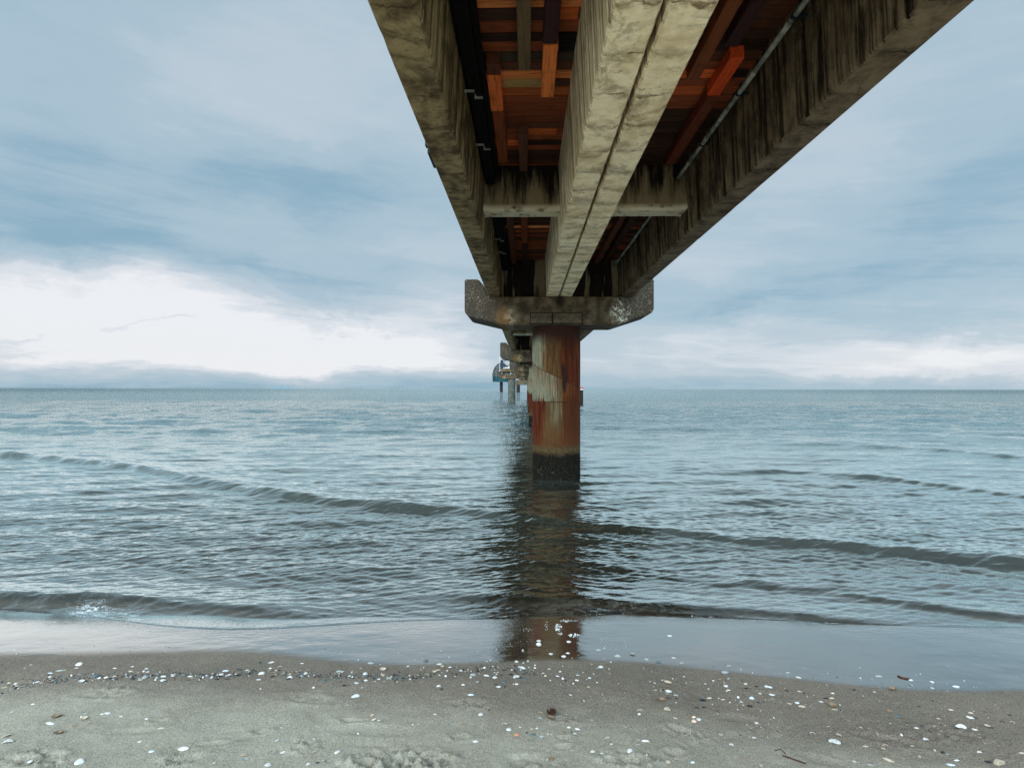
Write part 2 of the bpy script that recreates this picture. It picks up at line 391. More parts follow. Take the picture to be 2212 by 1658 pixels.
    h = t.m('ADD', t.m('MULTIPLY', n2, .5), t.m('ADD', t.m('MULTIPLY', ro, -.25), t.m('MULTIPLY', barn, 1.2)))
    pbsdf(t, out, c, .75, t.bump(h, .9, .010), spec=.06)
    return mt
M['pile'] = pile_mat()

def wood_mat(name, axis):
    mt, t, out = mat(name); P = t.obj(); tone = t.attr('tone', 'Color')
    k = (2.2, 40, 40) if axis == 'x' else (40, 2.2, 40)
    g = t.noise(t.mul(P, k), 1.0, 6, .7, .4); b = t.noise(P, 5, 5, .65); f = t.noise(P, 55, 5, .75)
    c = t.mix(t.mr(g, .46, .66, 0, .6), tone, t.mix(.75, tone, (.010, .004, .002)))
    c = t.mix(t.mr(b, .54, .70, 0, .6), c, t.mix(.7, tone, (.016, .010, .006)))
    c = t.mix(t.mr(f, .55, .75, 0, .6), c, (.02, .01, .006))
    pbsdf(t, out, c, .6, t.bump(t.m('ADD', g, t.m('MULTIPLY', f, .5)), .8, .006), spec=.12)
    return mt
M['plank'] = wood_mat('stained_deck_timber', 'x'); M['stringer'] = wood_mat('stained_bearer_timber', 'y')

def simple(name, col, rough=.6, metal=0.0, var=.35, scale=20, bumpd=.003, spec=.15):
    mt, t, out = mat(name); P = t.obj()
    n = t.noise(P, scale, 6, .7); dk = tuple(c * (1 - var) for c in col)
    pbsdf(t, out, t.mix(t.mr(n, .35, .68), dk, col), rough, t.bump(n, .5, bumpd), metal, spec)
    return mt
M['black'] = simple('black_duct_plastic', (.007, .006, .006), .9, spec=.1)
M['steel'] = simple('galvanised_steel', (.40, .39, .34), .6, .2, .5)
M['pipe'] = simple('grey_conduit', (.40, .41, .35), .55, .0, .55, 14)
M['greypile'] = simple('grey_painted_steel', (.105, .108, .088), .6, 0, .6, 2)
M['collar'] = simple('collar_concrete', (.12, .088, .055), .85, 0, .55, 9, .01)
M['turq'] = simple('turquoise_paint', (.0, .085, .095), .6, 0, .3, .6)
M['darkband'] = simple('dark_gondola_frame', (.02, .03, .04), .5)
M['dome'] = simple('white_ribbed_shell', (.10, .10, .095), .7, 0, .8, .9)
M['white'] = simple('white_paint', (.75, .75, .73), .5, 0, .3, 8)
M['red'] = simple('red_marker_paint', (.45, .03, .015), .5, 0, .3, 8)
M['darkpost'] = simple('dark_wet_timber', (.022, .014, .012), .6, 0, .5, 6)
M['weed'] = simple('brown_weed', (.07, .035, .02), .6, 0, .5, 40)
M['twig'] = simple('brown_twig', (.09, .04, .03), .7, 0, .4, 60)
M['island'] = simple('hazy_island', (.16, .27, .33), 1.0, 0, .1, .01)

# ------------------------------------------------------------------ pier
Z0 = CAMZ
def zz(v): return Z0 + v * U
SPAN = 1725.0
CAPC = lambda k: (1310 + SPAN * k) * U
L0 = -SPAN * U        # local y of a span: from -SPAN*U to 0 (0 = centre of the cap at its far end)

def girder(name, xo, xi, material, parent, seed, rel=.2):
    """xo, xi: outer and inner bottom edge in units; both sides board marked"""
    rg = random.Random(seed)
    ya, yb = L0 + .012, -.012
    x0, x1 = min(xo, xi) * U, max(xo, xi) * U
    st = []; y = ya
    while y < yb - .05:
        w = rg.uniform(.085, .15); e = min(y + w, yb)
        off = rg.uniform(-.006, .006) * rel; gd = rg.choice([.010, .016, .028, .04]) * rel; gw = rg.uniform(.008, .028) * (1.5 if rel > .9 else 1)
        n = 3
        st.append((y, off, 1.0)); st.append((y + gw * .3, off - gd, 1.0)); st.append((y + gw, off - gd, 1.0)); st.append((y + gw * 1.4, off, 1.0))
        st.append((y + (w + gw) * .5, off + .002, 1.0))
        y = e
    st.append((yb, 0, 1.0))
    H = 98 * U; tap = 4.5 * U; ch = 2.2 * U
    fb = [0, .07, .2, .38, .6, .8, .93, 1]
    vs = []; 
    for j, (y, off, _) in enumerate(st):
        el = .15 if xo < xi else 1.0; er = 1.0 if xo < xi else .15
        def jit(a, s): return (vnoise(y * 3.1, s, seed) - .5) * a + (vnoise(y * 11, s + 5, seed + 3) - .5) * a * .8
        chip = max(0.0, float(vnoise(y * 4.3, 9.5, seed + 8)) - .70) * .11
        chip2 = max(0.0, float(vnoise(y * 3.7, 4.5, seed + 2)) - .70) * .10
        row = []
        # left web from top to bottom
        for q in (1, .75, .5, .25, .08): row.append((x0 - tap * q - off * (1 if q < 1 else 0), y, H * q if q < 1 else H))
        chip *= el; chip2 *= er
        row.append((x0 - off * .5 * el + chip, y, ch + jit(.005, 1) * el + chip))
        row.append((x0 + ch * .6 + chip * .6 + jit(.004, 2) * el, y, ch * .25 + chip * .3))
        for f in fb[1:-1]: row.append((x0 + ch + (x1 - x0 - 2 * ch) * f, y, jit(.002, 3 + f) + .0012))
        row.append((x1 - ch * .6 - chip2 * .6 + jit(.004, 7) * er, y, ch * .25 + chip2 * .3))
        row.append((x1 + off * .5 * er - chip2, y, ch + jit(.005, 8) * er + chip2))
        for q in (.08, .25, .5, .75, 1): row.append((x1 + tap * q + off * (1 if q < 1 else 0), y, H * q if q < 1 else H))
        vs.append(row)
    nr, nc = len(vs), len(vs[0])
    V = [tuple(float(a) for a in p) for r in vs for p in r]; Fs = []
    for j in range(nr - 1):
        for i in range(nc - 1): Fs.append((j * nc + i, j * nc + i + 1, (j + 1) * nc + i + 1, (j + 1) * nc + i))
        Fs.append((j * nc + nc - 1, j * nc, (j + 1) * nc, (j + 1) * nc + nc - 1))
    Fs.append(tuple(range(nc))[::-1]); Fs.append(tuple((nr - 1) * nc + i for i in range(nc)))
    b = MB(); b.add(V, Fs)
    o = b.build(name, material, parent); o.location = (0, 0, 200 * U)
    return o
DARK = (.05, .022, .013); BR = (.12, .042, .022); RB = (.30, .072, .026); GR = (.17, .11, .055); OR = (.85, .22, .05); OM = (.50, .11, .025); OL = (.36, .20, .07); BK = (.006, .005, .005)
def ylocal(v): return v * U - CAPC(0)      # measured distance (units) in the first span -> local y
def planking(x0, x1, parent, seed, special):
    rg = random.Random(seed); b = MB(); y = L0 + .02
    while y < -.03:
        w = rg.uniform(.125, .145); e = min(y + w, -.02)
        v = ((y + e) / 2 + CAPC(0)) / U
        t = rg.choice([DARK, DARK, BR, BR, RB, RB, (.10, .035, .018)])
        sx = [(x0, x1, t)]
        for a, c, tt, px in special:
            if a <= v <= c:
                if px is None: sx = [(x0, x1, tt)]
                else:
                    px = px if isinstance(px, tuple) else (x0, px)
                    sx = [q for q in [(x0, px[0], t), (px[0], px[1], tt), (px[1], x1, t)] if q[1] - q[0] > 1]
        for (a, c, tt) in sx:
            k = rg.uniform(.75, 1.25)
            b.box(a * U + .002, c * U - .002, y, e - rg.uniform(.020, .030), 288 * U + rg.uniform(-.004, .004), 288 * U + .10, tuple(q * k for q in tt), .003)
        y = e
    return b.build('deck_planking', M['plank'], parent, color=True)
def stringer(x0, x1, ya, yb, tone, parent, z=276.0):
    b = MB(); b.box(x0 * U, x1 * U, ylocal(ya), ylocal(yb), z * U, 287.3 * U, tone, .006)
    return b.build('timber_bearer', M['stringer'], parent, color=True)
def crossbeam(x0, x1, v, th, parent):
    rg = random.Random(int(v)); b = MB(); n = 24; V = []
    # a beam with a haunched foot at both ends
    secs = [(x0, 8), (x0 + 5, 3), (x0 + 9, 0), (x1 - 9, 0), (x1 - 5, 3), (x1, 8)]
    for x, w in secs:
        y0, y1 = ylocal(v) - w * U * .5, ylocal(v + th) + w * U * .5
        V += [(x * U, y0, 232 * U), (x * U, y0 + 3 * U, 229 * U), (x * U, y1 - 3 * U, 229 * U), (x * U, y1, 232 * U), (x * U, y1, 287 * U), (x * U, y0, 287 * U)]
    Fs = []
    for k in range(len(secs) - 1):
        for i in range(6): Fs.append((k * 6 + i, (k + 1) * 6 + i, (k + 1) * 6 + (i + 1) % 6, k * 6 + (i + 1) % 6))
    Fs.append(tuple(range(6))); Fs.append(tuple((len(secs) - 1) * 6 + i for i in range(6))[::-1])
    V = [(a, c, d - 229 * U) for a, c, d in V]
    b.add(V, Fs); o = b.build('crossbeam', M['cross'], parent); o.location = (0, 0, 229 * U); return o
def end_wall(x0, x1, ya, parent):
    b = MB(); b.box(x0 * U, x1 * U, ylocal(ya), ylocal(ya + 16), 0, 86.5 * U, bev=.01)
    o = b.build('end_wall', M['dia'], parent); o.location = (0, 0, 200.6 * U); return o
def make_left():
    root = empty('deck_span', (0, CAPC(0), Z0))
    girder('girder', -83, -57, M['c_left'], root, 3); girder('girder', 71, 45, M['c_mid'], root, 5)
    OB = (.95, .30, .085)
    sp = [(420, 437, OB, None), (437, 452, RB, None), (437, 452, OM, (24, 40)), (453, 467, RB, None), (468, 499, DARK, None), (468, 513, BK, (25, 70)), (500, 513, (.05, .035, .02), None), (514, 529, BR, None),  # black board section: dark of holes and shadow painted on
          (529, 543, OB, None), (543, 558, (.36, .24, .09), (-80, 14)), (558, 573, (.60, .15, .035), None), (573, 607, RB, None), (607, 623, (.20, .05, .02), None), (624, 644, BR, None), (645, 656, OM, (2, 34)),
          (668, 681, (.70, .16, .04), (-80, -8)), (682, 696, OM, (-80, -20)), (697, 735, DARK, None), (1022, 1040, OB, None), (1056, 1066, OM, (-20, 10)), (900, 915, RB, None), (1080, 1095, OM, (-24, 2))]
    planking(-80, 70, root, 21, sp)
    for a in [(-7.5, 3.2, 120, 501, GR), (12.5, 23.5, 150, 372, (.10, .035, .03)), (13.4, 25.6, 466, 548, (.95, .25, .06)), (13, 24.8, 386, 463, (.05, .018, .02)), (-35, -23, 492, 508, BR), (-35.5, -23, 509, 574, (.90, .19, .045)),
              (-34.5, -22.5, 576, 706, (.26, .06, .02)), (-9, 1.5, 628, 735, (.13, .05, .03)), (-9, 2, 776, 1100, (.20, .045, .018)), (17, 29, 776, 905, (.55, .12, .03)), (-33, -22, 930, 1285, BR),
              (-8, 3, 1110, 1285, DARK), (-8, 3, -380, 60, BR), (16, 27, -200, 100, RB)]:
        stringer(*a, root)
    for v in (744, 160): crossbeam(-56.5, 44.5, v, 30, root)
    end_wall(-56, 44, 1290, root); end_wall(-56, 44, -412, root)
    return root
def make_right():
    root = empty('deck_span', (0, CAPC(0), Z0))
    girder('girder', 100, 74, M['c_mid'], root, 8); girder('girder', 232, 206, M['c_right'], root, 13, 1.0)
    sp = [(418, 434, (.85, .18, .04), (152, 168)), (456, 467, OM, (150, 170)), (468, 500, DARK, None), (527, 541, (.75, .15, .035), (100, 176)), (557, 572, (.55, .11, .03), (100, 170)), (573, 600, RB, None), (601, 735, DARK, None),
          (1022, 1040, OM, (100, 170))]
    planking(76, 229, root, 33, sp)
    for a in [(143, 154, -100, 520, (.22, .065, .025)), (170, 182, 486, 548, (.70, .085, .02)), (171, 183, 550, 715, (.17, .04, .02)), (120, 131, 560, 735, (.16, .04, .02)), (160, 171, 200, 470, (.05, .02, .02)),
              (121, 132, 776, 1120, (.42, .10, .03)), (150, 160, 776, 1285, BR), (168, 180, 900, 1285, DARK)]:
        stringer(*a, root)
    for v in (744, 160): crossbeam(100.5, 205.5, v, 30, root)
    end_wall(101, 205, 1290, root); end_wall(101, 205, -412, root)
    return root
def copy_tree(o, parent=None):
    c = o.copy(); COL.objects.link(c); c.parent = parent
    for ch in [q for q in bpy.data.objects if q.parent == o and q is not c]: copy_tree(ch, c)
    return c
ordw = ['nearest', 'second', 'third', 'fourth', 'fifth', 'sixth', 'seventh']
capw = ['first', 'second', 'third', 'fourth', 'fifth', 'sixth', 'seventh']
left = make_left(); right = make_right()
NSP = 6
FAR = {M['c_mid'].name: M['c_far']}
for k in range(NSP):
    l = left if k == 0 else copy_tree(left); r_ = right if k == 0 else copy_tree(right)
    for o in (l, r_): o.location = (0, CAPC(k), Z0)
    if k > 0:
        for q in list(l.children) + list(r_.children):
            if q.material_slots and q.material_slots[0].material == M['c_mid']: q.material_slots[0].link = 'OBJECT'; q.material_slots[0].material = M['c_far']  # spans over water: their shade is put into a darker concrete colour
    if k == 0:
        tag(l, 'left half of the nearest pier span overhead, brown-olive outer girder and pale inner girder', 'pier deck', 'pier deck spans')
        tag(r_, 'right half of the nearest pier span overhead, with dark brown board-marked outer girder', 'pier deck', 'pier deck spans')
    else:
        w = 'between the %s and %s supports from the beach' % (capw[k - 1], capw[k])
        tag(l, 'left half of the pier span ' + w, 'pier deck', 'pier deck spans')
        tag(r_, 'right half of the pier span ' + w, 'pier deck', 'pier deck spans')

# cable duct and conduit under the deck
def make_duct():
    root = empty('cable_duct', (0, CAPC(0), Z0)); b = MB()
    b.box(-51.8 * U, -41 * U, L0 + .02, ylocal(742), 262 * U, 287 * U, bev=.01); b.tube((-39 * U, L0 + .02, 274 * U), (-39 * U, ylocal(742), 274 * U), 3.6 * U, n=12)
    b.box(-51.8 * U, -41 * U, ylocal(776), ylocal(1288), 262 * U, 287 * U, bev=.01); b.tube((-39 * U, ylocal(776), 274 * U), (-39 * U, ylocal(1288), 274 * U), 3.6 * U, n=12)
    b.build('duct', M['black'], root)
    for v in (500, 611, 1000, 1097):
        b = MB(); y = ylocal(v)
        b.box(-55.5 * U, -45.5 * U, y, y + 2.2 * U, 258.2 * U, 259.6 * U)
        b.box(-46.3 * U, -45 * U, y + 12 * U, y + 14 * U, 259.6 * U, 266 * U); b.box(-46.3 * U, -39 * U, y + 12 * U, y + 14 * U, 258.2 * U, 259.6 * U)
        b.build('bracket', M['steel'], root)
    return root
def make_pipe():
    root = empty('conduit_pipe', (0, CAPC(0), Z0)); b = MB(); rg = random.Random(4)
    pts = []; y = L0 + .02
    while y < ylocal(1288):
        pts.append((194 * U + rg.uniform(-.004, .004), y, 270 * U + rg.uniform(-.004, .004))); y += .6
    b.path(pts, 2.2 * U, 10); b.build('pipe', M['pipe'], root, smooth=True)
    for v in range(-350, 1280, 110):
        if 735 < v < 780: continue
        b = MB(); b.tube((194 * U, ylocal(v), 270 * U), (194 * U, ylocal(v + 3), 270 * U), 3.0 * U, n=10); b.box(195 * U, 206.8 * U, ylocal(v), ylocal(v + 2.5), 269 * U, 271 * U)
        b.build('clamp', M['darkband'], root)
    return root
duct = make_duct(); pipe = make_pipe()
for k in range(3):
    d = duct if k == 0 else copy_tree(duct); p = pipe if k == 0 else copy_tree(pipe)
    d.location = p.location = (0, CAPC(k), Z0)
    w = 'of the nearest span' if k == 0 else 'past the %s support' % capw[k - 1]
    tag(d, 'black cable duct with small steel brackets under the left planks ' + w, 'cable duct', 'ducts under the pier deck')
    tag(p, 'thin pale conduit pipe along the right girder ' + w, 'pipe', 'conduits along the right girder')
# small clip on the outside of the left girder
b = MB(); b.box(-84.4 * U, -82.8 * U, 478 * U, 484 * U, zz(202), zz(206)); b.box(-85.2 * U, -82.9 * U, 494 * U, 528 * U, zz(202), zz(206), bev=.003)
tag(b.build('girder_clip', M['darkband']), 'small dark clip on the outer edge of the left girder', 'clip')

def make_support():
    root = empty('pier_support', (68 * U + 0, CAPC(0), 0))
    cx = 70.5; X = lambda v: (v - cx) * U
    prof = [(-134, 237), (-104, 237), (-91, 222), (-84.5, 199.4), (233, 199.4), (241, 222), (250, 237), (275, 237), (275, 171), (270, 163), (194, 138), (-51, 138), (-126, 156), (-134, 166)]
    zc = 199.0
    dep = 58 * U
    bm = bmesh.new(); fr = [bm.verts.new((X(a), -dep, (c - zc) * U)) for a, c in prof]; bk = [bm.verts.new((X(a), dep, (c - zc) * U)) for a, c in prof]
    n = len(prof)
    ff = bm.faces.new(fr[::-1]); bf = bm.faces.new(bk)
    for i in range(n): bm.faces.new((fr[i], fr[(i + 1) % n], bk[(i + 1) % n], bk[i]))
    bmesh.ops.recalc_face_normals(bm, faces=bm.faces)
    bmesh.ops.bevel(bm, geom=list(bm.edges), offset=.018, segments=2, affect='EDGES')
    bmesh.ops.triangulate(bm, faces=[f for f in bm.faces if len(f.verts) > 4])
    me = bpy.data.meshes.new('cap'); bm.to_mesh(me); bm.free()
    cap = link_mesh('cap', me, M['cap'], root); cap.location = (2.5 * U, 0, Z0 + zc * U)
    # collar blocks set proud of the cap over the pile
    for a, c in ((-58, -13), (-10, 52)):
        b = MB(); b.box(a * U, c * U, -dep - .035, -dep + .05, Z0 + 141 * U, Z0 + 163 * U, bev=.008)
        cb = b.build('collar_block', M['collar'], cap); cb.location = (-2.5 * U, 0, -(Z0 + zc * U))
    b = MB(); b.box(-60 * U, 54 * U, -dep - .006, -dep + .04, Z0 + 139 * U, Z0 + 165 * U); cb = b.build('collar_recess', M['darkpost'], cap); cb.location = (-2.5 * U, 0, -(Z0 + zc * U))
    # pile
    nth, r = 96, 54 * U; zs = np.linspace(-1.2, Z0 + 139 * U, 60)
    th = np.linspace(0, 2 * np.pi, nth + 1)
    T, Zm = np.meshgrid(th, zs)
    rr = r + .003 * fbm(T * 4, Zm * 2, 3, 5) + np.where(Zm < .45, .012 * np.abs(fbm(T * 12, Zm * 12, 2, 6)), 0)
    rr[:, -1] = rr[:, 0]
    me = grid_mesh('pile', rr * np.sin(T), -rr * np.cos(T), Zm)
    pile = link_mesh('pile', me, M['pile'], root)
    # welds
    b = MB(); pts = []
    for i in range(0, 49): a = 2 * math.pi * i / 48; pts.append((r * 1.004 * math.sin(a), -r * 1.004 * math.cos(a), 1.575))
    b.path(pts, .007, 6); b.build('weld_seam', M['pile'], pile, smooth=True)
    b = MB(); pts = []
    for i in range(0, 97):
        a = -math.pi + 4 * math.pi * i / 96 - math.pi * .0
        z = 2.08 - .22 * (a if a < math.pi else a)
        if z > .55: pts.append((r * 1.004 * math.sin(a), -r * 1.004 * math.cos(a), z))
    b.path(pts, .006, 6); b.build('weld_seam', M['pile'], pile, smooth=True)
    return root
sup = make_support()
for k in range(NSP):
    s_ = sup if k == 0 else copy_tree(sup)
    s_.location = (68 * U, CAPC(k), 0)
    if k == 0: tag(s_, 'rust-streaked round steel pile carrying a wide concrete cap, standing nearest in the water', 'pier support', 'pier supports')
    else: tag(s_, 'pier pile and cap, %s from the beach, mostly hidden behind the nearer pile' % capw[k], 'pier support', 'pier supports')
# side platform far along the pier
s_ = copy_tree(sup); 
for q in s_.children:
    if q.name.startswith('pile'):
        for w in [q] + list(q.children): w.material_slots[0].link = 'OBJECT'; w.material_slots[0].material = M['greypile']
s_.location = ((68 - 272) * U, CAPC(4), 0)
tag(s_, 'far grey-painted pile and cap standing left of the pier line, under the side platform', 'pier support', 'pier supports')
pl = empty('side_platform', (-240 * U, 8150 * U, zz(228)))
b = MB(); b.box(-122 * U, 130 * U, -30 * U, 620 * U, 10 * U, 52 * U, bev=.02); b.build('slab', M['c_right'], pl)
for x in (-112, 30):
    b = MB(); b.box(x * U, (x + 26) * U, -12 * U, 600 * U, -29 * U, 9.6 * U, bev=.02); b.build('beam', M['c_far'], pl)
tag(pl, 'concrete side platform jutting left of the pier far out', 'platform')
rl = empty('platform_railing', (-240 * U, 8130 * U, zz(281)))
for x in (-116, -70, 10, 60): 
    b = MB(); b.box((x - 4) * U, (x + 4) * U, -4 * U, 4 * U, 0, 118 * U); b.build('post', M['darkband'], rl)
b = MB(); b.box(-120 * U, 100 * U, -5 * U, 5 * U, 112 * U, 120 * U); b.build('top_rail', M['darkband'], rl)
b = MB(); b.box(-120 * U, 100 * U, -3 * U, 3 * U, 40 * U, 50 * U); b.build('middle_rail', M['darkband'], rl)
b = MB(); b.box(-120 * U, 100 * U, -3 * U, 3 * U, 4 * U, 14 * U); b.build('kick_board', M['white'], rl)
b = MB(); b.box(-116 * U, -84 * U, -8 * U, 30 * U, 0, 112 * U); b.build('side_panel', M['darkband'], rl)
tag(rl, 'dark railing with white kick board on the far side platform', 'railing')
fp = empty('flag_pole', (-372 * U, 8160 * U, zz(255)))
b = MB(); b.tube((0, 0, 0), (0, 0, 190 * U), 3 * U, 2 * U, 8); b.build('pole', M['white'], fp)
b = MB(); b.box(-8 * U, 8 * U, -8 * U, 8 * U, -4 * U, 3 * U); b.build('foot_plate', M['white'], fp)
tag(fp, 'thin white pole at the corner of the far side platform', 'pole')
# pier head far out
ph = empty('pier_head_support', (-260 * U, 30000 * U, 0))
b = MB(); b.box(-275 * U, 420 * U, -70 * U, 70 * U, zz(190), zz(450), bev=.1); b.build('cap', M['cap'], ph)
b = MB(); b.tube((-150 * U, 0, -2), (-150 * U, 0, zz(190)), 95 * U, n=24); b.build('pile', M['darkpost'], ph, smooth=False)
tag(ph, 'blocky mottled pier head on a thick dark pile at the far end of the pier', 'pier support')
# diving gondola
gx, gy = -1439 * U, 33600 * U
g = empty('diving_gondola', (gx, gy, 0))
rad = 512 * U
b = MB(); b.tube((0, 0, -3), (0, 0, zz(387)), 88 * U, n=24); b.build('pile', M['darkpost'], g)
b = MB(); b.tube((0, 0, zz(387)), (0, 0, zz(713)), rad * .94, rad * .99, 48); drum = b.build('drum', M['turq'], g)
for i in range(28):
    a = 2 * math.pi * i / 28; w = .045 if i % 2 else .06
    b = MB(); V = []
    for da, rr in ((-w, 1.0), (w, 1.0), (w, .95), (-w, .95)):
        V += [(rad * rr * math.sin(a + da), -rad * rr * math.cos(a + da), zz(450)), (rad * rr * 1.003 * math.sin(a + da), -rad * rr * 1.003 * math.cos(a + da), zz(690))]
    b.add(V, [(0, 2, 3, 1), (2, 4, 5, 3), (4, 6, 7, 5), (6, 0, 1, 7), (1, 3, 5, 7), (0, 6, 4, 2)]); b.build('window', M['darkband'], drum)
b = MB(); pts = [(rad * .98 * math.sin(t), -rad * .98 * math.cos(t), zz(392 + 14 * (i % 2))) for i, t in enumerate(np.linspace(0, 2 * math.pi, 49))]
b.path(pts, 12 * U, 6); b.build('bottom_rim', M['greypile'], drum)
nA, nB = 57, 14; A_, B_ = np.meshgrid(np.linspace(0, 2 * np.pi, nA), np.linspace(0, np.pi / 2, nB))
rr = rad * 1.02 * np.cos(B_) * (1 + .012 * np.cos(A_ * 14))
dome = link_mesh('dome', grid_mesh('dome', rr * np.sin(A_), -rr * np.cos(A_), zz(700) + 790 * U * np.sin(B_) * (1 - 0 * B_) + 12 * U * np.cos(A_ * 14) * (B_ < .01)), M['dome'], g)
for i in range(14):
    a = 2 * math.pi * i / 14; b = MB()
    b.path([(rad * 1.035 * math.cos(e) * math.sin(a), -rad * 1.035 * math.cos(e) * math.cos(a), zz(700) + 795 * U * math.sin(e)) for e in np.linspace(0, math.pi / 2, 8)], 7 * U, 5)
    b.build('rib', M['darkband'], dome)
tag(g, 'round diving gondola with ribbed dome and turquoise drum, on a dark pile far out', 'gondola')
# marker post
mp = empty('marker_post', (632 * U, 6760 * U, 0))
b = MB(); b.tube((0, 0, -2), (0, 0, zz(-14)), 34 * U, 32 * U, 20); b.build('post', M['darkpost'], mp)
b = MB(); b.tube((0, 0, zz(-14)), (0, 0, zz(-3)), 34.5 * U, 34.5 * U, 20); b.build('white_band', M['white'], mp)
b = MB(); b.tube((0, 0, zz(-3)), (0, 0, zz(14)), 34.5 * U, 34.5 * U, 20); b.build('red_band', M['red'], mp)
tag(mp, 'dark post with red and white top, standing in the sea right behind the nearest pile', 'marker post')
# island
xs = np.linspace(-170, 170, 41); V = []; 
iy = 7300.0; ix = iy * (603 - 1136) / F_PX
b = MB()
for i, x in enumerate(xs):
    h = 12 * (1 - (abs(x) / 172) ** 2.2) * (.8 + .3 * vnoise(i * .4, 2, 5))
    V += [(ix + x, iy - 60, -8), (ix + x, iy, h), (ix + x, iy + 60, -8)]
fs = []
for i in range(40): fs += [(i * 3, i * 3 + 3, i * 3 + 4, i * 3 + 1), (i * 3 + 1, i * 3 + 4, i * 3 + 5, i * 3 + 2)]
b.add(V, fs); tag(b.build('hill_island', M['island'], smooth=True), 'faint low island on the horizon', None, None, 'structure')

# ------------------------------------------------------------------ sand
def spread(a, b, step, lo, hi, g=1.22):
    core = list(np.arange(a, b, step)); s = step; v = a; l = []
    while v > lo: s *= g; v -= s; l.append(max(v, lo))
    s = step; v = core[-1]; h = []
    while v < hi: s *= g; v += s; h.append(min(v, hi))
    return np.array(l[::-1] + core + h)
xs = spread(-4.3, 4.6, .0125, -4000, 4000); ys = spread(2.05, 5.3, .0125, -4000, 9000, 1.12)
XX, YY = np.meshgrid(xs, ys)
ZZ = sand_z(XX, YY)
fe = film_edge(XX)
soft = np.interp(XX, [-4, -1.4, -.7, 4], [.10, .08, .06, .035])
wet = sstep(-1, 1.0, (YY - fe + .010 * fbm(XX * 5, YY * 5, 3, 61)) / soft)
damp = sstep(np.interp(XX, [-1, 2], [-1.0, -1.35]), np.interp(XX, [-1, 2], [-.35, -.6]), YY - fe + .35 * fbm(XX * 1.1, YY * 2.0, 4, 71) + .12 * fbm(XX * 7, YY * 7, 3, 77))
dry = 1 - sstep(.9, 2.3, YY + .5 * fbm(XX * 1.5, YY * 1.5, 3, 81))  # unseen beach behind the viewer, paled to bounce light up under the deck
me = grid_mesh('beach_sand', XX, YY, ZZ, {'wet': wet, 'damp': damp, 'dry': dry, 'under': sstep(.0, .12, YY - water_edge(XX)), 'swash': np.clip(np.exp(-np.maximum(water_edge(XX) - YY, 0) / .22) * (.4 + 1.6 * vnoise(XX * 2, YY * 4, 12)) + .3 * np.exp(-((XX + .25) / .55) ** 2) * sstep(-.1, .3, YY - film_edge(XX)), 0, 1.4)})
mt, t, out = mat('beach_sand'); P = t.new('ShaderNodeNewGeometry').outputs['Position']
w = t.attr('wet'); dm = t.attr('damp'); dr = t.attr('dry')
n1 = t.noise(P, 2.2, 5, .6); n2 = t.noise(P, 26, 5, .7); n3 = t.noise(P, 170, 3, .8); n4 = t.noise(P, 75, 5, .8)
cdry = t.mix(t.mr(n1, .35, .65), (.245, .228, .172), (.335, .312, .24))
cdamp = t.mix(t.mr(n1, .35, .65), (.095, .070, .047), (.130, .098, .068))
cwet = t.mix(t.mr(n1, .35, .65), (.060, .040, .026), (.085, .058, .038))
c = t.mix(dm, cdry, cdamp)
c = t.mix(t.mr(n3, .36, .66, 0, 1), t.mix(.30, c, (.62, .58, .50)), t.mix(.30, c, (.04, .03, .02)))
c = t.mix(t.m('MULTIPLY', t.mr(n4, .50, .62), .5), c, t.mix(.5, c, (.05, .04, .03)))
cwet = t.mix(t.attr('under'), cwet, (.17, .135, .095))
c = t.mix(w, c, t.mix(t.mr(n3, .35, .7, 0, .45), cwet, (.03, .02, .012)))
c = t.mix(dr, c, (.68, .60, .46))
hh = t.m('ADD', t.m('MULTIPLY', n2, .55), t.m('ADD', t.m('MULTIPLY', n4, .35), t.m('MULTIPLY', n3, .22)))
bst = t.m('SUBTRACT', 1.0, w)
nb = t.new('ShaderNodeBump'); t.put(nb.inputs['Height'], hh); t.put(nb.inputs['Strength'], t.m('MULTIPLY', bst, .85)); nb.inputs['Distance'].default_value = .012
b1 = pbsdf(t, None, c, t.mix(dm, (.95, .95, .95), (.75, .75, .75)), nb.outputs[0], spec=.06)
# thin film of water on the wet sand
yy = t.sep(P)
rp = t.noise(t.mul(P, (14, 30, 10)), 1.0, 4, .6)
fbn = t.new('ShaderNodeBump'); t.put(fbn.inputs['Height'], rp); t.put(fbn.inputs['Strength'], t.m('ADD', .04, t.m('MULTIPLY', t.attr('swash'), .22))); fbn.inputs['Distance'].default_value = .01; fb = fbn.outputs[0]
fr = t.new('ShaderNodeFresnel'); fr.inputs['IOR'].default_value = 1.6; t.put(fr.inputs['Normal'], fb)
gl = t.new('ShaderNodeBsdfGlossy'); gl.inputs['Roughness'].default_value = .045; t.put(gl.inputs['Normal'], fb); gl.inputs['Color'].default_value = (.90, .935, .91, 1)
mx = t.new('ShaderNodeMixShader'); t.put(mx.inputs[0], t.m('MULTIPLY', t.m('MINIMUM', t.m('MULTIPLY', fr.outputs[0], 2.4), .93), t.m('MULTIPLY', w, t.m('SUBTRACT', 1.0, t.attr('under'))))); t.l.new(b1.outputs[0], mx.inputs[1]); t.l.new(gl.outputs[0], mx.inputs[2])
t.l.new(mx.outputs[0], out.inputs[0])
beach = link_mesh('beach_ground', me, mt); tag(beach, None, None, None, 'structure')

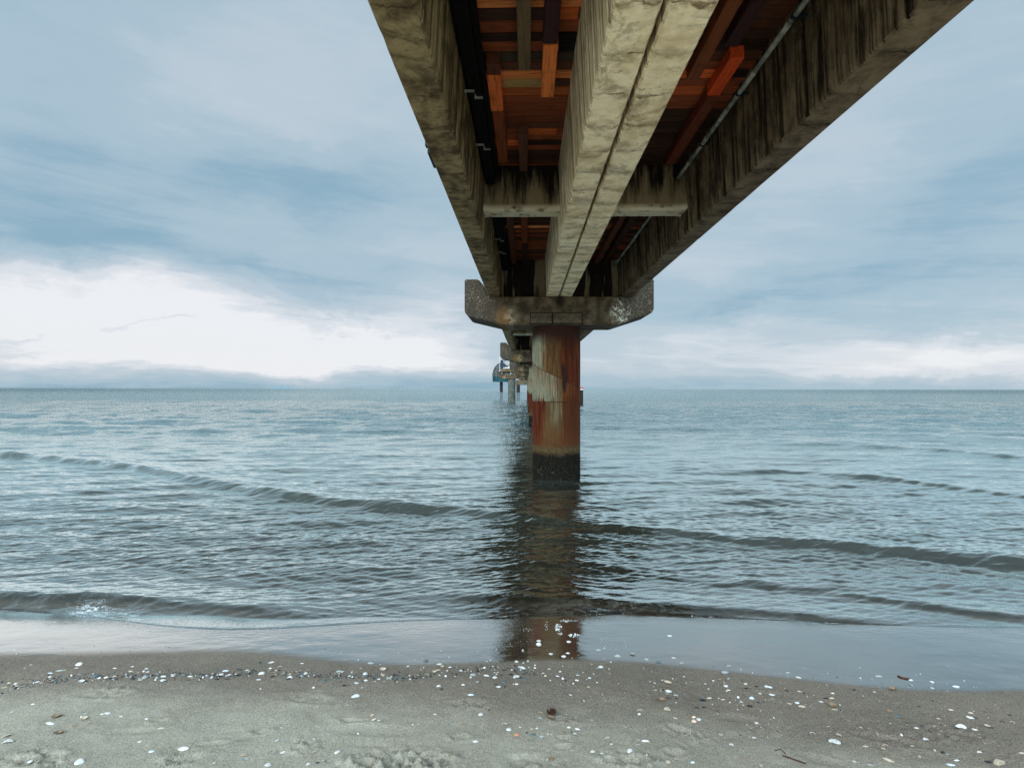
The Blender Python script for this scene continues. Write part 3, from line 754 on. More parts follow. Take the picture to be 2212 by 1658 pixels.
# ------------------------------------------------------------------ water
rows = [0.0]; D = 4.6; rowsD = [4.6]
while D < 9000:
    s = max(.012, .30 * D * D / 1065.0)
    if D > 200: s = max(s, D * .02)
    D += s; rowsD.append(D)
rowsD = np.array(rowsD)
tn = np.concatenate([np.linspace(-1.9, -1.02, 60)[:-1], np.linspace(-1.02, 1.0, 1050), np.linspace(1.0, 1.9, 60)[1:]])
DD, TT = np.meshgrid(rowsD, tn, indexing='ij')
WX = TT * DD
WY = DD + (water_edge(WX) - 4.6) * np.exp(-(DD - 4.6) / 1.2)
sp = np.gradient(rowsD)[:, None] * np.ones_like(WX)
spx = np.abs(DD) * .00193
def crest(pts, A, wf, wb):
    c = curve(pts, True); lo = min(px2ground(a, b_, True)[0] for a, b_ in (pts[0], pts[-1])); hi = max(px2ground(a, b_, True)[0] for a, b_ in (pts[0], pts[-1]))
    def f(X, Y, fl, fr_):
        d = Y - c(X) + .05 * fbm(X * 1.5, Y * .3, 3, 91)
        a = A * np.interp(X, [-4, -1.5], [1.45, 1.0]) * (sstep(lo - fl, lo + fl, X) * (1 - sstep(hi - fr_, hi + fr_, X))) * (.85 + .5 * fbm(X * 1.1, Y * 0, 3, 93))
        wfl = wf * (1 + .5 * fbm(X * 2, Y * 0, 3, 95))
        return np.where(d < 0, a * np.exp(-(np.abs(d) / wfl) ** 2.2), a * np.exp(-(np.abs(d) / wb) ** 1.6))
    return f
Wz = np.zeros_like(WX)
for pts, A, wf, wb, fl, fr_ in [
    ([(-300, 960), (0, 985), (200, 1000), (330, 1018), (470, 1048), (640, 1080), (800, 1094), (950, 1103), (1100, 1116), (1250, 1135), (1400, 1152), (1600, 1163), (1800, 1183), (2000, 1203), (2211, 1222), (2600, 1250)], .095, .19, .60, 3, 2),
    ([(-300, 1286), (0, 1295), (200, 1300), (350, 1306), (480, 1312), (640, 1330)], .055, .11, .26, .5, .8),
    ([(980, 1290), (1150, 1296), (1300, 1302), (1450, 1312), (1600, 1322), (1780, 1334), (1900, 1345)], .040, .08, .25, .3, .5),
    ([(1540, 1262), (1640, 1262), (1780, 1276), (1900, 1295), (2050, 1318), (2211, 1336), (2500, 1350)], .034, .09, .25, .5, .5),
    ([(1380, 1010), (1560, 1015), (1750, 1023), (1900, 1035), (2050, 1052), (2211, 1075), (2600, 1110)], .080, .30, .9, 1.5, 2),
    ([(1650, 955), (1850, 962), (1950, 968), (2211, 990), (2600, 1020)], .09, .4, 1.2, 2, 2),
    ([(-300, 1085), (0, 1072), (150, 1066), (300, 1056), (420, 1045)], .030, .25, .6, 1, 1.5),
    ([(480, 975), (700, 982), (900, 984), (1050, 985)], .035, .35, .9, 1.5, 1.5),
    ([(-300, 915), (0, 925), (300, 935), (600, 930)], .05, .5, 1.6, 3, 3),
    ([(700, 1200), (900, 1206), (1100, 1212)], .010, .15, .4, .5, .5)]:
    Wz += crest(pts, A, wf, wb)(WX, WY, fl, fr_)
sh = sstep(0, 1.6, WY - water_edge(WX))            # ripples die out at the edge
ang_c = -np.pi / 2
for i in range(105):
    u_ = rng.random()
    lam = .05 * (150 ** (u_ ** 1.0))                  # 0.05 .. 4.5 m
    sprd = .30 if lam > .3 else .40
    th = ang_c + rng.normal(0, sprd) + (.16 if lam < 1 else 0)
    kx, ky = math.cos(th) * 2 * np.pi / lam, math.sin(th) * 2 * np.pi / lam
    ph_ = rng.random() * 6.28
    steep = .040 if lam < .28 else (.017 if lam < 1.0 else .028)
    a = steep * lam / (2 * np.pi)
    fil = sstep(2.2, 4.5, lam / np.maximum(sp * abs(math.sin(th)), spx * abs(math.cos(th)) + 1e-9))
    env = .5 + 1.1 * np.clip(vnoise(WX / (4 * lam + .6) + i * 7.3, WY / (5 * lam + .8), i), 0, 1)
    near = (.45 + .55 * sh) if lam < .3 else sh
    if lam > 1.2: near = sstep(9, 32, WY)
    ph2 = kx * WX + ky * WY + ph_ + 1.0 * fbm(WX / (3 * lam), WY / (3 * lam), 2, i + 100)
    s_ = np.sin(ph2)
    Wz += a * fil * near * env * (s_ + .25 * np.cos(2 * ph2))
bed = sand_z(WX, WY)
dedge = WY - water_edge(WX)
# front lip of the swash, thicker on the left where the small wave breaks
lipA = np.interp(WX, [-6, -4, -3.0, -1.8, -1.2, 6], [.014, .014, .014, .010, .005, .003])
lip = lipA * (1 - np.exp(-np.maximum(dedge, 0) / .06)) * np.exp(-np.maximum(dedge, 0) / .5) * (1 + .5 * fbm(WX * 9, WY * 9, 2, 55))
Wz += lip
turb = np.exp(-((dedge - .15) / .28) ** 2) * np.interp(WX, [-4.5, -3.6, -1.5, -.8, 6], [.6, 1, 1, .35, .2])
Wz += turb * .012 * fbm(WX * 9, WY * 16, 4, 57)
Wz = np.maximum(Wz, bed + .0015 + .003 * sstep(0, .05, dedge))
Wz[0, :] = bed[0, :] - .002
Wz[-3:, :] = 0
depth = np.clip(Wz - bed, 0, 9)
foam = np.exp(-((dedge - .10) / .11) ** 2) * np.interp(WX, [-4.0, -3.8, -3.6, -3.1, -2.7, 6], [0, .1, 1, .55, .12, .02])
me = grid_mesh('sea_water', WX, WY, Wz, {'depth': depth, 'foam': foam})
mt, t, out = mat('sea_water'); P = t.new('ShaderNodeNewGeometry').outputs['Position']
dp = t.attr('depth'); fo = t.attr('foam'); x, y, z = t.sep(P)
far = t.mr(y, 6.0, 40.0)
f1 = t.noise(t.mul(P, (5.5, 9.0, 1)), 1.0, 4, .6); f2 = t.noise(t.mul(P, (1.1, 2.0, 1)), 1.0, 5, .62); f3 = t.noise(t.mul(P, (22, 40, 1)), 1.0, 3, .6)
h1 = t.bump(f1, 1.0, 1.0); 
f4 = t.noise(t.mul(P, (.55, .16, 1)), 1.0, 5, .62); f5 = t.noise(t.mul(P, (.16, .022, 1)), 1.0, 5, .65)
hgt = t.m('ADD', t.m('MULTIPLY', f1, t.mr(y, 8, 30, .006, .05)), t.m('ADD', t.m('MULTIPLY', f2, t.mr(y, 9, 50, 0.0, .30)), t.m('MULTIPLY', f3, .0016)))
hgt = t.m('ADD', hgt, t.m('ADD', t.m('MULTIPLY', f4, t.mr(y, 15, 80, 0.0, 1.3)), t.m('MULTIPLY', f5, t.mr(y, 60, 400, 0.0, 9.0))))
nb = t.new('ShaderNodeBump'); nb.inputs['Strength'].default_value = 1.0; nb.inputs['Distance'].default_value = 1.0; t.put(nb.inputs['Height'], hgt)
N_ = nb.outputs[0]
fr = t.new('ShaderNodeFresnel'); fr.inputs['IOR'].default_value = 1.52; t.put(fr.inputs['Normal'], N_)
gl = t.new('ShaderNodeBsdfGlossy'); t.put(gl.inputs['Roughness'], .03); t.put(gl.inputs['Normal'], N_); gl.inputs['Color'].default_value = (.93, 1, .97, 1)
deep = t.new('ShaderNodeBsdfDiffuse'); t.put(deep.inputs['Color'], t.mix(t.mr(y, 5, 30), (.038, .040, .030), (.010, .045, .055)))
tr = t.new('ShaderNodeBsdfTransparent'); t.put(tr.inputs['Color'], t.mix(t.mr(dp, 0, .3), (1, 1, 1), (.72, .80, .76)))
body = t.new('ShaderNodeMixShader'); t.put(body.inputs[0], t.m('SUBTRACT', 1.0, t.m('POWER', 2.718, t.m('MULTIPLY', dp, -3.2)))); t.l.new(tr.outputs[0], body.inputs[1]); t.l.new(deep.outputs[0], body.inputs[2])
mx = t.new('ShaderNodeMixShader'); t.put(mx.inputs[0], t.m('MINIMUM', t.m('MULTIPLY', fr.outputs[0], 2.6), .97)); t.l.new(body.outputs[0], mx.inputs[1]); t.l.new(gl.outputs[0], mx.inputs[2])
fd = t.new('ShaderNodeBsdfDiffuse'); fd.inputs['Color'].default_value = (.70, .74, .74, 1)
fn = t.m('MULTIPLY', t.m('MULTIPLY', t.mr(t.noise(t.mul(P, (60, 80, 60)), 1.0, 6, .85), .42, .62), t.mr(t.noise(t.mul(P, (7, 18, 7)), 1.0, 5, .7, .8), .46, .60)), fo)
mx2 = t.new('ShaderNodeMixShader'); t.put(mx2.inputs[0], t.m('MULTIPLY', fn, 1.5, clamp=True)); t.l.new(mx.outputs[0], mx2.inputs[1]); t.l.new(fd.outputs[0], mx2.inputs[2])
t.l.new(mx2.outputs[0], out.inputs[0])
water = link_mesh('sea_water', me, mt); tag(water, None, None, None, 'structure')

# ------------------------------------------------------------------ shells
def dome_shell(nr, na, fx, ribs, h, conc=False, wob=.05, seed=0, hinge=.25):
    """one valve: fan outline, umbo at -y, closed with thickness"""
    rg = random.Random(seed); ph = rg.uniform(0, 6); V = []; top = []
    for s_ in (1, 0):
        for i in range(nr + 1):
            r = i / nr
            for j in range(na):
                a = 2 * math.pi * j / na
                ro = (1 + wob * math.sin(2 * a + ph) + wob * .6 * math.sin(3 * a + ph * 2))
                x = r * ro * math.cos(a) * fx; y = r * ro * math.sin(a) * (.5 / fx if fx > .5 else 1)
                x = r * ro * math.cos(a) * .5; y = r * ro * math.sin(a) * .5 * fx
                zt = h * (1 - r ** 2.3) + .018 * math.sin(a * ribs) * (r * (1 - r) * 2 + .2 * r) * (1 if ribs else 0)
                yo = -hinge * fx * (1 - r) * .6
                V.append((x, y + yo, (zt if s_ else zt - .055 * (1 - .4 * r)) ))
    Fs = []; B = (nr + 1) * na
    for i in range(nr):
        for j in range(na):
            k = (j + 1) % na
            Fs.append((i * na + j, i * na + k, (i + 1) * na + k, (i + 1) * na + j)[::-1])
            Fs.append((B + i * na + j, B + i * na + k, B + (i + 1) * na + k, B + (i + 1) * na + j))
    for j in range(na):
        k = (j + 1) % na; Fs.append((nr * na + j, nr * na + k, B + nr * na + k, B + nr * na + j))
    if conc: V = [(a, b_, h * 1.0 - c_ - .02) for a, b_, c_ in V]; Fs = [f[::-1] for f in Fs]
    return V, Fs
def frag(seed, arc=False):
    rg = random.Random(seed); V = []; n = 9
    if arc:
        V = []; Fs = []; m_ = 10
        for i in range(m_ + 1):
            a = math.pi * (.1 + .8 * i / m_); w = .09 + .07 * math.sin(math.pi * i / m_)
            for rr, z_ in ((.5 - w, .06), (.5, .03), (.5, -.02), (.5 - w, .02)):
                V.append((rr * math.cos(a), rr * math.sin(a) * .7 - .2, z_ + .16 * math.sin(math.pi * i / m_)))
        for i in range(m_):
            for j in range(4): Fs.append((i * 4 + j, i * 4 + (j + 1) % 4, i * 4 + 4 + (j + 1) % 4, i * 4 + 4 + j))
        Fs += [(0, 1, 2, 3), tuple(m_ * 4 + q for q in (3, 2, 1, 0))]
        return V, Fs
    R_ = [rg.uniform(.30, .52) for _ in range(n)]
    ring = [(r * math.cos(2 * math.pi * i / n) , r * math.sin(2 * math.pi * i / n) * .65) for i, r in enumerate(R_)]
    for s_ in (1, 0):
        V.append((0, 0, .15 - .05 * (1 - s_)))
        for f in (.5, 1):
            for (x, y) in ring: V.append((x * f, y * f, .15 * (1 - (f * math.hypot(x, y) / .5) ** 2) + .02 * rg.uniform(-1, 1) - (.05 * (1 - s_))))
    B = 1 + 2 * n; Fs = []
    for j in range(n):
        k = (j + 1) % n
        Fs += [(0, 1 + j, 1 + k), (1 + j, 1 + n + j, 1 + n + k, 1 + k), (B, B + 1 + k, B + 1 + j), (B + 1 + k, B + 1 + n + k, B + 1 + n + j, B + 1 + j), (1 + n + j, B + 1 + n + j, B + 1 + n + k, 1 + n + k)]
    return V, Fs
SH = {}
def reg(kind, vf):
    me = bpy.data.meshes.new('shell_' + kind); me.from_pydata(vf[0], [], vf[1]); me.materials.append(None)
    bm = bmesh.new(); bm.from_mesh(me); bmesh.ops.remove_doubles(bm, verts=bm.verts, dist=1e-4); bmesh.ops.recalc_face_normals(bm, faces=bm.faces); bm.to_mesh(me); bm.free()
    me.polygons.foreach_set('use_smooth', [kind != 'chip'] * len(me.polygons))
    SH.setdefault(kind, []).append(me)
for s_ in range(3):
    reg('round', dome_shell(6, 30, .86, 15, .26, seed=s_)); reg('oval', dome_shell(5, 22, .58, 0, .20, seed=s_, wob=.06))
    reg('long', dome_shell(5, 20, .42, 0, .14, seed=s_ + 3, wob=.05)); reg('open', dome_shell(6, 24, .75, 0, .24, conc=True, seed=s_))
    reg('mussel', dome_shell(5, 18, .55, 0, .22, seed=s_ + 6, wob=.12)); reg('chip', frag(s_ * 5 + 1)); reg('arc', frag(s_, True))
    reg('pebble', dome_shell(4, 12, .8, 0, .42, seed=s_ + 9, wob=.10))
def shell_mat(name, a, b_, band=0.5, rough=.45):
    mt, t, out = mat(name); P = t.obj(); x, y, z = t.sep(P)
    rr = t.vm('LENGTH', P, out=1); w = t.m('FRACT', t.m('MULTIPLY', t.m('ADD', rr, t.m('MULTIPLY', t.noise(P, 4, 3), .12)), 9))
    n = t.noise(P, 7, 5, .7)
    c = t.mix(t.m('ADD', t.m('MULTIPLY', w, band * .5), t.mr(n, .45, .7, 0, .7), clamp=True), a, b_)
    pbsdf(t, out, c, rough, t.bump(t.m('ADD', w, n), .3, .02)); return mt
SM = {'white': shell_mat('white_shell', (.62, .61, .58), (.40, .385, .36)), 'cream': shell_mat('cream_shell', (.50, .42, .31), (.28, .21, .145)),
      'pink': shell_mat('pinkish_shell', (.78, .55, .42), (.60, .36, .25)), 'orange': shell_mat('orange_shell', (.55, .20, .08), (.65, .48, .34)),
      'grey': shell_mat('grey_shell', (.34, .37, .35), (.16, .18, .18)), 'blue': shell_mat('bluish_white_shell', (.58, .64, .68), (.36, .42, .46)),
      'teal': shell_mat('dark_blue_green_shell', (.04, .075, .08), (.12, .16, .16)), 'black': shell_mat('black_shell', (.008, .008, .010), (.02, .02, .022), .4, .35),
      'brown': shell_mat('brown_shell', (.16, .10, .06), (.30, .22, .14)), 'olive': shell_mat('olive_shell', (.20, .19, .11), (.36, .32, .20))}
CN = {'white': 'white', 'cream': 'cream', 'pink': 'pinkish', 'orange': 'orange', 'grey': 'grey', 'blue': 'bluish-white', 'teal': 'blue-green', 'black': 'black', 'brown': 'brown', 'olive': 'olive'}
NM = {'round': 'cockle_shell', 'oval': 'clam_shell', 'long': 'clam_shell', 'open': 'clam_shell', 'mussel': 'mussel_shell', 'chip': 'shell_fragment', 'arc': 'shell_fragment', 'pebble': 'mussel_shell'}
SN = {'round': 'round shell', 'oval': 'oval shell', 'long': 'long shell', 'open': 'upturned shell', 'mussel': 'mussel shell', 'chip': 'shell chip', 'arc': 'curved shell chip', 'pebble': 'mussel bit'}
DT = {
1: """680 255 70 white round|large white shell topmost in the pair standing above the left end of the shell line
660 287 40 cream oval|small cream shell tucked under the large white one above the shell line
437 328 45 blue long|leftmost of three touching pale shells above the left of the shell line
510 308 60 grey long|middle of three touching pale shells above the left of the shell line
560 308 40 olive oval|rightmost of three touching pale shells above the left of the shell line
440 752 95 white long|white pointed shell with dark end just below a brown open shell at lower left
490 695 80 brown open|brown open shell right above the white pointed one at lower left
933 663 60 white oval|white oval shell touching a smaller one on its left on the dry sand
882 672 40 white long|small white shell touching the oval one on its right
725 712 65 cream open|cream upturned shell right below two small white chips
738 672 35 white chip
704 700 28 white chip
65 918 110 white chip|wide flat white shell near the bottom left corner of the beach
60 865 80 cream chip|pale cream flake right behind the wide flat white shell
1578 980 120 white long|longest white shell on the foreground sand, tilted up to the right
690 1095 85 white round|round white shell near the bottom edge left of the longest one
1313 1008 55 blue oval|bluish-white shell left of the longest white one
1208 922 40 white oval
1395 802 65 cream long|cream long shell alone behind the bluish-white one
513 842 70 brown open|brown upturned shell with a black bit at its left
478 842 34 black pebble
100 660 45 white chip
282 592 40 white long
1042 690 35 white long
1262 708 40 white long
770 758 45 brown mussel
640 787 45 brown mussel
2108 1032 80 cream chip|cream broken shell with a small grey ring under it
2118 1068 45 grey open
1853 1105 50 cream chip
265 1098 55 white round
1132 953 20 black pebble
210 287 25 white long
995 278 40 white long
1142 268 34 white long
1125 312 52 cream long
590 244 35 brown long
272 258 32 olive oval
85 378 36 brown oval
80 407 40 cream oval
140 410 36 white round
142 430 44 cream long
35 440 60 olive long
195 376 30 black pebble
255 382 26 brown pebble
322 397 44 white oval
355 402 34 cream long
445 402 40 black mussel
430 360 34 white oval
480 352 28 black pebble
530 350 36 teal mussel
705 398 56 white open|white hollow shell in the left part of the shell line
740 398 44 black mussel
755 333 32 brown mussel
830 350 70 teal mussel|largest dark blue-green mussel in the left part of the shell line
860 368 40 white oval
915 362 50 white long
960 375 50 black mussel
1008 385 34 black mussel
1058 325 24 brown pebble
1265 290 34 white oval
1245 314 34 white round
1272 318 36 white long
1250 365 60 grey round
1300 352 46 white long
1210 388 40 white long
1145 378 44 black mussel
1410 355 60 white long
1410 392 70 white chip
1495 345 40 white oval
1512 318 22 black pebble
1580 340 60 teal mussel
1640 350 50 white long
1783 340 40 white oval
1725 372 34 white long
1712 390 26 black pebble
1945 292 66 blue long|pale blue shell leaning on top of the biggest heap in the shell line
1912 330 44 white round
1900 345 50 black mussel
1970 342 50 white open
1965 374 40 black mussel
2060 335 50 black mussel
2110 325 50 teal mussel
2135 288 44 cream long
2020 308 30 black pebble
1830 357 34 white long
1875 372 40 black pebble""",
2: """1095 300 60 cream open|cream upturned oval shell above the middle of the shell line
1098 345 50 cream long|tan long shell right below the cream upturned one
860 522 80 white oval|white oval shell alone on the sand below the shell line
890 360 55 teal mussel|large dark blue-green mussel in the middle of the shell line
945 338 50 white round
1150 375 55 grey round|grey round shell right of the large dark mussel
1578 442 45 white oval|white oval shell with a black bit at its lower right
1603 475 35 black pebble
1790 434 38 white oval
1853 520 65 blue long|pale grey long shell below the shell line near the pillar reflection
1020 748 55 pink chip|pinkish broken shell in front of a crescent mark in the sand
1060 756 40 white chip
1005 698 50 cream chip
715 310 60 grey long
750 318 40 white chip
590 398 45 teal mussel
503 350 30 grey oval
232 1003 65 white long
105 1115 60 white round|round white shell at the bottom edge left of a black mussel
180 915 50 blue chip
530 1110 38 black mussel
700 1010 60 white round|white shell lying beside a cream one in churned sand
745 990 40 cream arc
505 1022 75 cream arc
585 1090 45 grey chip
450 1127 50 white chip
2148 768 60 cream open|cream upturned shell with dark hollow in the foreground middle
2185 808 55 white round
1895 918 55 white oval
1797 775 50 brown mussel
1405 772 34 cream chip
1355 780 30 cream chip
1605 272 45 cream open
1675 276 35 white oval
1585 247 54 white long
1770 308 40 white round
1995 355 60 white long
2092 452 50 white long
2145 305 45 black mussel
2175 290 36 black mussel
2065 375 50 white round
1940 690 50 white round
1770 845 30 white chip
1548 690 40 cream oval
130 226 60 white long
208 270 50 white arc
397 240 35 white long
33 232 32 black mussel
38 458 30 white oval
497 460 30 white long
915 458 30 cream oval
883 846 30 white chip
505 905 30 white chip
220 803 28 white oval
2012 656 25 black pebble
533 756 16 black pebble
1435 632 26 cream oval
172 298 32 white long
45 320 60 white round
25 372 50 blue long
140 350 44 black mussel
235 322 44 grey long
290 365 56 white round
280 378 44 black mussel
350 402 36 teal mussel
400 325 50 teal mussel
430 328 40 white round
390 355 44 grey round
465 325 30 brown pebble
540 400 30 black pebble
720 258 26 black pebble
665 422 34 black mussel
735 405 30 black pebble
760 440 40 black mussel
805 440 30 black pebble
785 372 40 black mussel
808 352 36 white oval
828 322 30 grey oval
855 368 40 olive long
908 284 26 white oval
870 420 50 blue long
945 395 44 white round
925 405 30 black mussel
1020 375 34 black mussel
1058 382 36 white oval
1030 405 24 white oval
1106 405 24 cream oval
1245 365 60 teal mussel
1200 345 40 black mussel
1235 318 34 black mussel
1270 375 40 black mussel
1327 350 26 white oval
1330 380 34 white round
1360 372 40 black mussel
1400 335 40 black mussel
1424 294 28 cream oval
1450 278 28 white oval
1480 335 50 olive long
1385 375 36 black mussel
1445 365 34 white oval
1540 318 44 cream open
1570 298 44 cream long
1640 357 34 white oval
1652 305 34 white oval
1735 275 34 cream long
1720 358 24 white oval
1690 342 22 black pebble
1993 228 34 cream oval
2025 218 34 white oval
1875 345 60 grey round
1918 320 34 black mussel
1912 412 40 grey chip
2072 432 40 black mussel
2140 410 50 teal round
2148 455 30 black mussel
2080 340 34 white oval
2118 350 30 black mussel
1975 285 34 white chip
1855 370 30 white oval
2200 345 44 black mussel
883 212 24 white oval
1310 268 34 white long
1075 248 22 white oval
995 238 66 grey long
1465 218 60 teal mussel""",
3: """330 712 84 brown open|brown shell holding a clump of barnacles in the foreground middle
245 718 50 grey chip
245 678 65 cream arc
95 285 65 white oval|white shell with a dark one under it, above the shells right of the reflection
60 296 46 teal mussel
765 275 50 white round|round white shell standing above the scattered shells just right of the pillar reflection
740 288 40 grey chip
562 397 38 white round
570 352 42 grey oval
505 525 42 white chip
622 571 30 white chip
693 735 32 white oval
490 791 38 white oval
568 806 48 white mussel
213 800 30 white oval
70 790 34 cream oval
40 860 66 orange chip|orange broken shell at the left end of a loose row in the foreground middle
168 804 40 cream long
310 846 32 white oval
340 848 28 grey oval
182 852 60 teal mussel
128 840 25 black pebble
262 865 60 grey long
272 882 26 black pebble
543 850 40 white chip
515 830 28 black pebble
765 796 22 black pebble
975 795 40 cream chip
1018 998 60 white round|round white shell right of two flatter white ones in the foreground
785 1027 52 white oval|white oval shell left of the round white one in the foreground
698 1015 62 white chip|white winged shell leftmost of three in the foreground
1150 913 78 white long|white double shell lying above a small arched one
1095 910 40 cream chip
1088 951 52 white arc
825 885 60 cream chip
858 942 32 white long
1105 655 50 white arc
1098 688 34 white oval
1340 650 80 cream chip|pale flat flake half buried in the sand right of the middle
1570 740 50 pink round|pinkish round shell at the front of a tight cluster
1615 727 55 white chip|white broken shell at the right of the pinkish one
1570 708 45 pink oval
1410 720 44 cream long
1345 412 70 cream open|cream hollow shell on the damp sand right of the pillar reflection
1345 477 70 white oval|white oval shell below the cream hollow one
1305 470 30 black pebble
1345 445 45 brown arc
1295 552 70 brown open
1310 546 26 black pebble
1355 540 40 black mussel
1420 540 34 black mussel
1415 508 50 grey long
1416 580 30 grey chip
1700 532 50 cream oval
1660 530 40 teal mussel
1650 555 60 black mussel|largest black mussel in the pile right of centre on the damp sand
1595 618 45 black mussel
1655 618 35 black mussel
1558 597 26 black mussel
1770 645 30 black mussel
1512 686 26 black pebble
1870 468 38 white oval
1845 433 45 white round
1820 548 45 cream long
2115 752 42 white round
1803 858 44 cream open|cream upturned shell alone on the sand between a round white one and a sand ridge
1977 856 32 black mussel
1895 945 52 white chip
2090 885 42 white chip
2055 872 34 grey chip
2018 416 38 white oval
2025 456 38 black mussel
1990 400 30 black mussel
2112 441 36 black mussel
2200 440 40 white round
2143 495 36 white oval
2070 540 46 blue round
2055 608 55 black mussel
1980 570 38 grey oval
1945 598 26 cream oval
1998 596 26 cream oval
1955 532 34 white oval
2130 576 36 black mussel
2172 578 30 black pebble
1950 636 22 white oval
1350 1100 60 cream chip
1435 1040 30 cream oval
1560 1100 42 blue oval
1990 1079 42 brown mussel
340 1078 65 brown round
305 1092 25 white chip
450 835 40 brown chip
1165 1055 32 cream long
2155 1138 45 cream chip
1235 467 38 olive long
1190 400 30 white oval
1235 412 32 white oval
1697 456 34 white oval
1300 390 26 grey oval
1420 372 22 cream oval
1640 372 32 brown round
1740 390 26 white oval
1795 378 36 brown mussel
1870 375 26 grey oval
1668 412 34 grey oval
670 374 36 white oval
705 338 26 white oval
600 433 24 black pebble
735 408 34 white oval
660 452 34 cream chip
530 428 28 white oval
440 385 34 white oval
452 372 24 black pebble
465 405 34 black mussel
395 362 40 white oval
380 374 34 black mussel
270 332 28 white oval
322 297 38 white chip
415 322 26 white chip
852 232 26 white chip
690 250 30 cream long
1136 288 26 cream oval
1207 316 24 grey oval
1488 358 32 white long
40 230 36 white round
138 228 32 grey round
97 245 28 grey round
40 360 60 white round
75 375 50 black mussel
100 385 40 teal mussel
20 375 34 white oval
110 340 30 black mussel
45 345 34 black mussel
38 428 40 white oval
12 428 34 cream oval
868 406 22 black pebble
920 414 22 cream oval
1840 330 62 grey open|grey hollow shell right at the edge of the wet sheen
230 78 50 white round
230 48 45 white oval
335 160 48 white oval
490 55 45 white oval
480 155 40 white long
448 182 48 white oval
95 133 34 grey oval
750 127 48 grey oval
915 180 62 grey oval
1043 167 50 grey open
1160 208 50 grey oval
1260 232 52 teal mussel
1465 240 40 grey oval
1395 196 36 white long
1870 263 55 grey long
1360 2 50 white long""",
4: """15 445 50 blue oval
265 362 58 white long|white long shell lying in the thin water right of the reflection
170 322 36 grey oval
795 370 34 grey oval
955 350 60 grey long
1235 385 40 white long
1418 405 50 white chip
1418 455 42 grey oval
1620 440 60 blue long
1240 428 40 grey long
1078 465 70 brown open|brown-rimmed shell right at the edge of the sheen on the right of the beach
920 488 34 cream oval
745 472 40 black mussel
560 500 36 white oval
548 540 50 cream oval
500 543 45 black mussel
458 566 42 white long
290 605 62 cream oval|tan oval shell at the right end of a row of four
190 583 55 cream long
250 575 45 blue round
210 595 25 black pebble
35 500 65 white long
560 600 75 brown open|dark-streaked hollow shell above a black mussel bit on the right of the beach
625 640 32 black pebble
575 632 60 olive long
165 478 36 black mussel
145 458 28 cream oval
312 498 32 black mussel
275 480 48 cream long
1045 640 60 brown mussel
1115 683 60 teal mussel
1200 752 36 black mussel
1305 608 36 black mussel
1327 770 28 black mussel
1385 793 24 black pebble
1475 705 42 cream long
1576 632 46 cream long
1750 655 44 cream oval
1750 692 75 white long|white long shell with a black mussel touching its right end
1795 700 40 black mussel
1668 772 95 white oval|large white oval shell with a black mussel under its left end, far right
1632 790 42 black mussel
1790 797 62 white long|white long shell right of the large oval one, far right
1895 772 60 cream open
1920 780 50 black mussel
2025 737 42 black mussel
2088 680 36 black mussel
2110 740 46 cream arc
1283 803 46 white oval
1153 866 34 white oval
1360 895 65 white chip|white broken shell leaning over a dark hollow on the right
575 915 125 white chip|largest white angular shell fragment on the right foreground sand
383 842 55 white arc
610 853 65 cream chip
522 787 40 white arc
840 950 60 cream long
1013 943 50 pink arc
995 977 45 cream chip
1050 1075 110 cream long|large cream double shell under a brown arched one near the bottom right
1025 1035 80 brown arc|brown arched shell over the large cream one near the bottom right
1165 1060 38 brown mussel
745 1095 42 white chip
885 1120 60 grey long
1308 1045 30 cream chip
1440 998 28 cream oval
1510 1013 48 black mussel
1545 1025 30 grey chip
1625 1075 55 white long
1575 1115 80 blue long|bluish long shell lowest of a pair near the bottom right
1825 1000 50 white chip
1807 1040 28 brown pebble
2005 1090 125 cream chip|large cream and brown shell in the bottom right corner of the beach
1905 1085 60 black mussel|black mussel left of the large cream and brown shell
2190 1005 50 cream long
50 707 20 white round
800 790 30 cream oval
1245 943 40 cream long"""}
shells = []
for cr, txt in DT.items():
    for ln in txt.split('\n'):
        a, _, lab = ln.partition('|'); x, y, s_, c_, k_ = a.split()
        shells.append(((cr - 1) * 960 + float(x) * .434, 2380 + float(y) * .434, float(s_) * .434, c_, k_, lab))
shells.sort(key=lambda q: (0 if q[5] else 1, -q[2]))
small = shells[300:]; shells = shells[:300]
CLS = {}
def put_shell(fx, fy, fs, tilt=.25, rg=random):
    px, py = fx / 1.7367, fy / 1.7367
    X, Y = px2ground(px, py + .1 * fs / 1.7367)
    z = float(sand_z(X, Y)); dist = math.sqrt(X * X + Y * Y + (CAMZ - z) ** 2)
    return X, Y, z, fs / 1.7367 * Y / F_PX * .94
rg = random.Random(5)
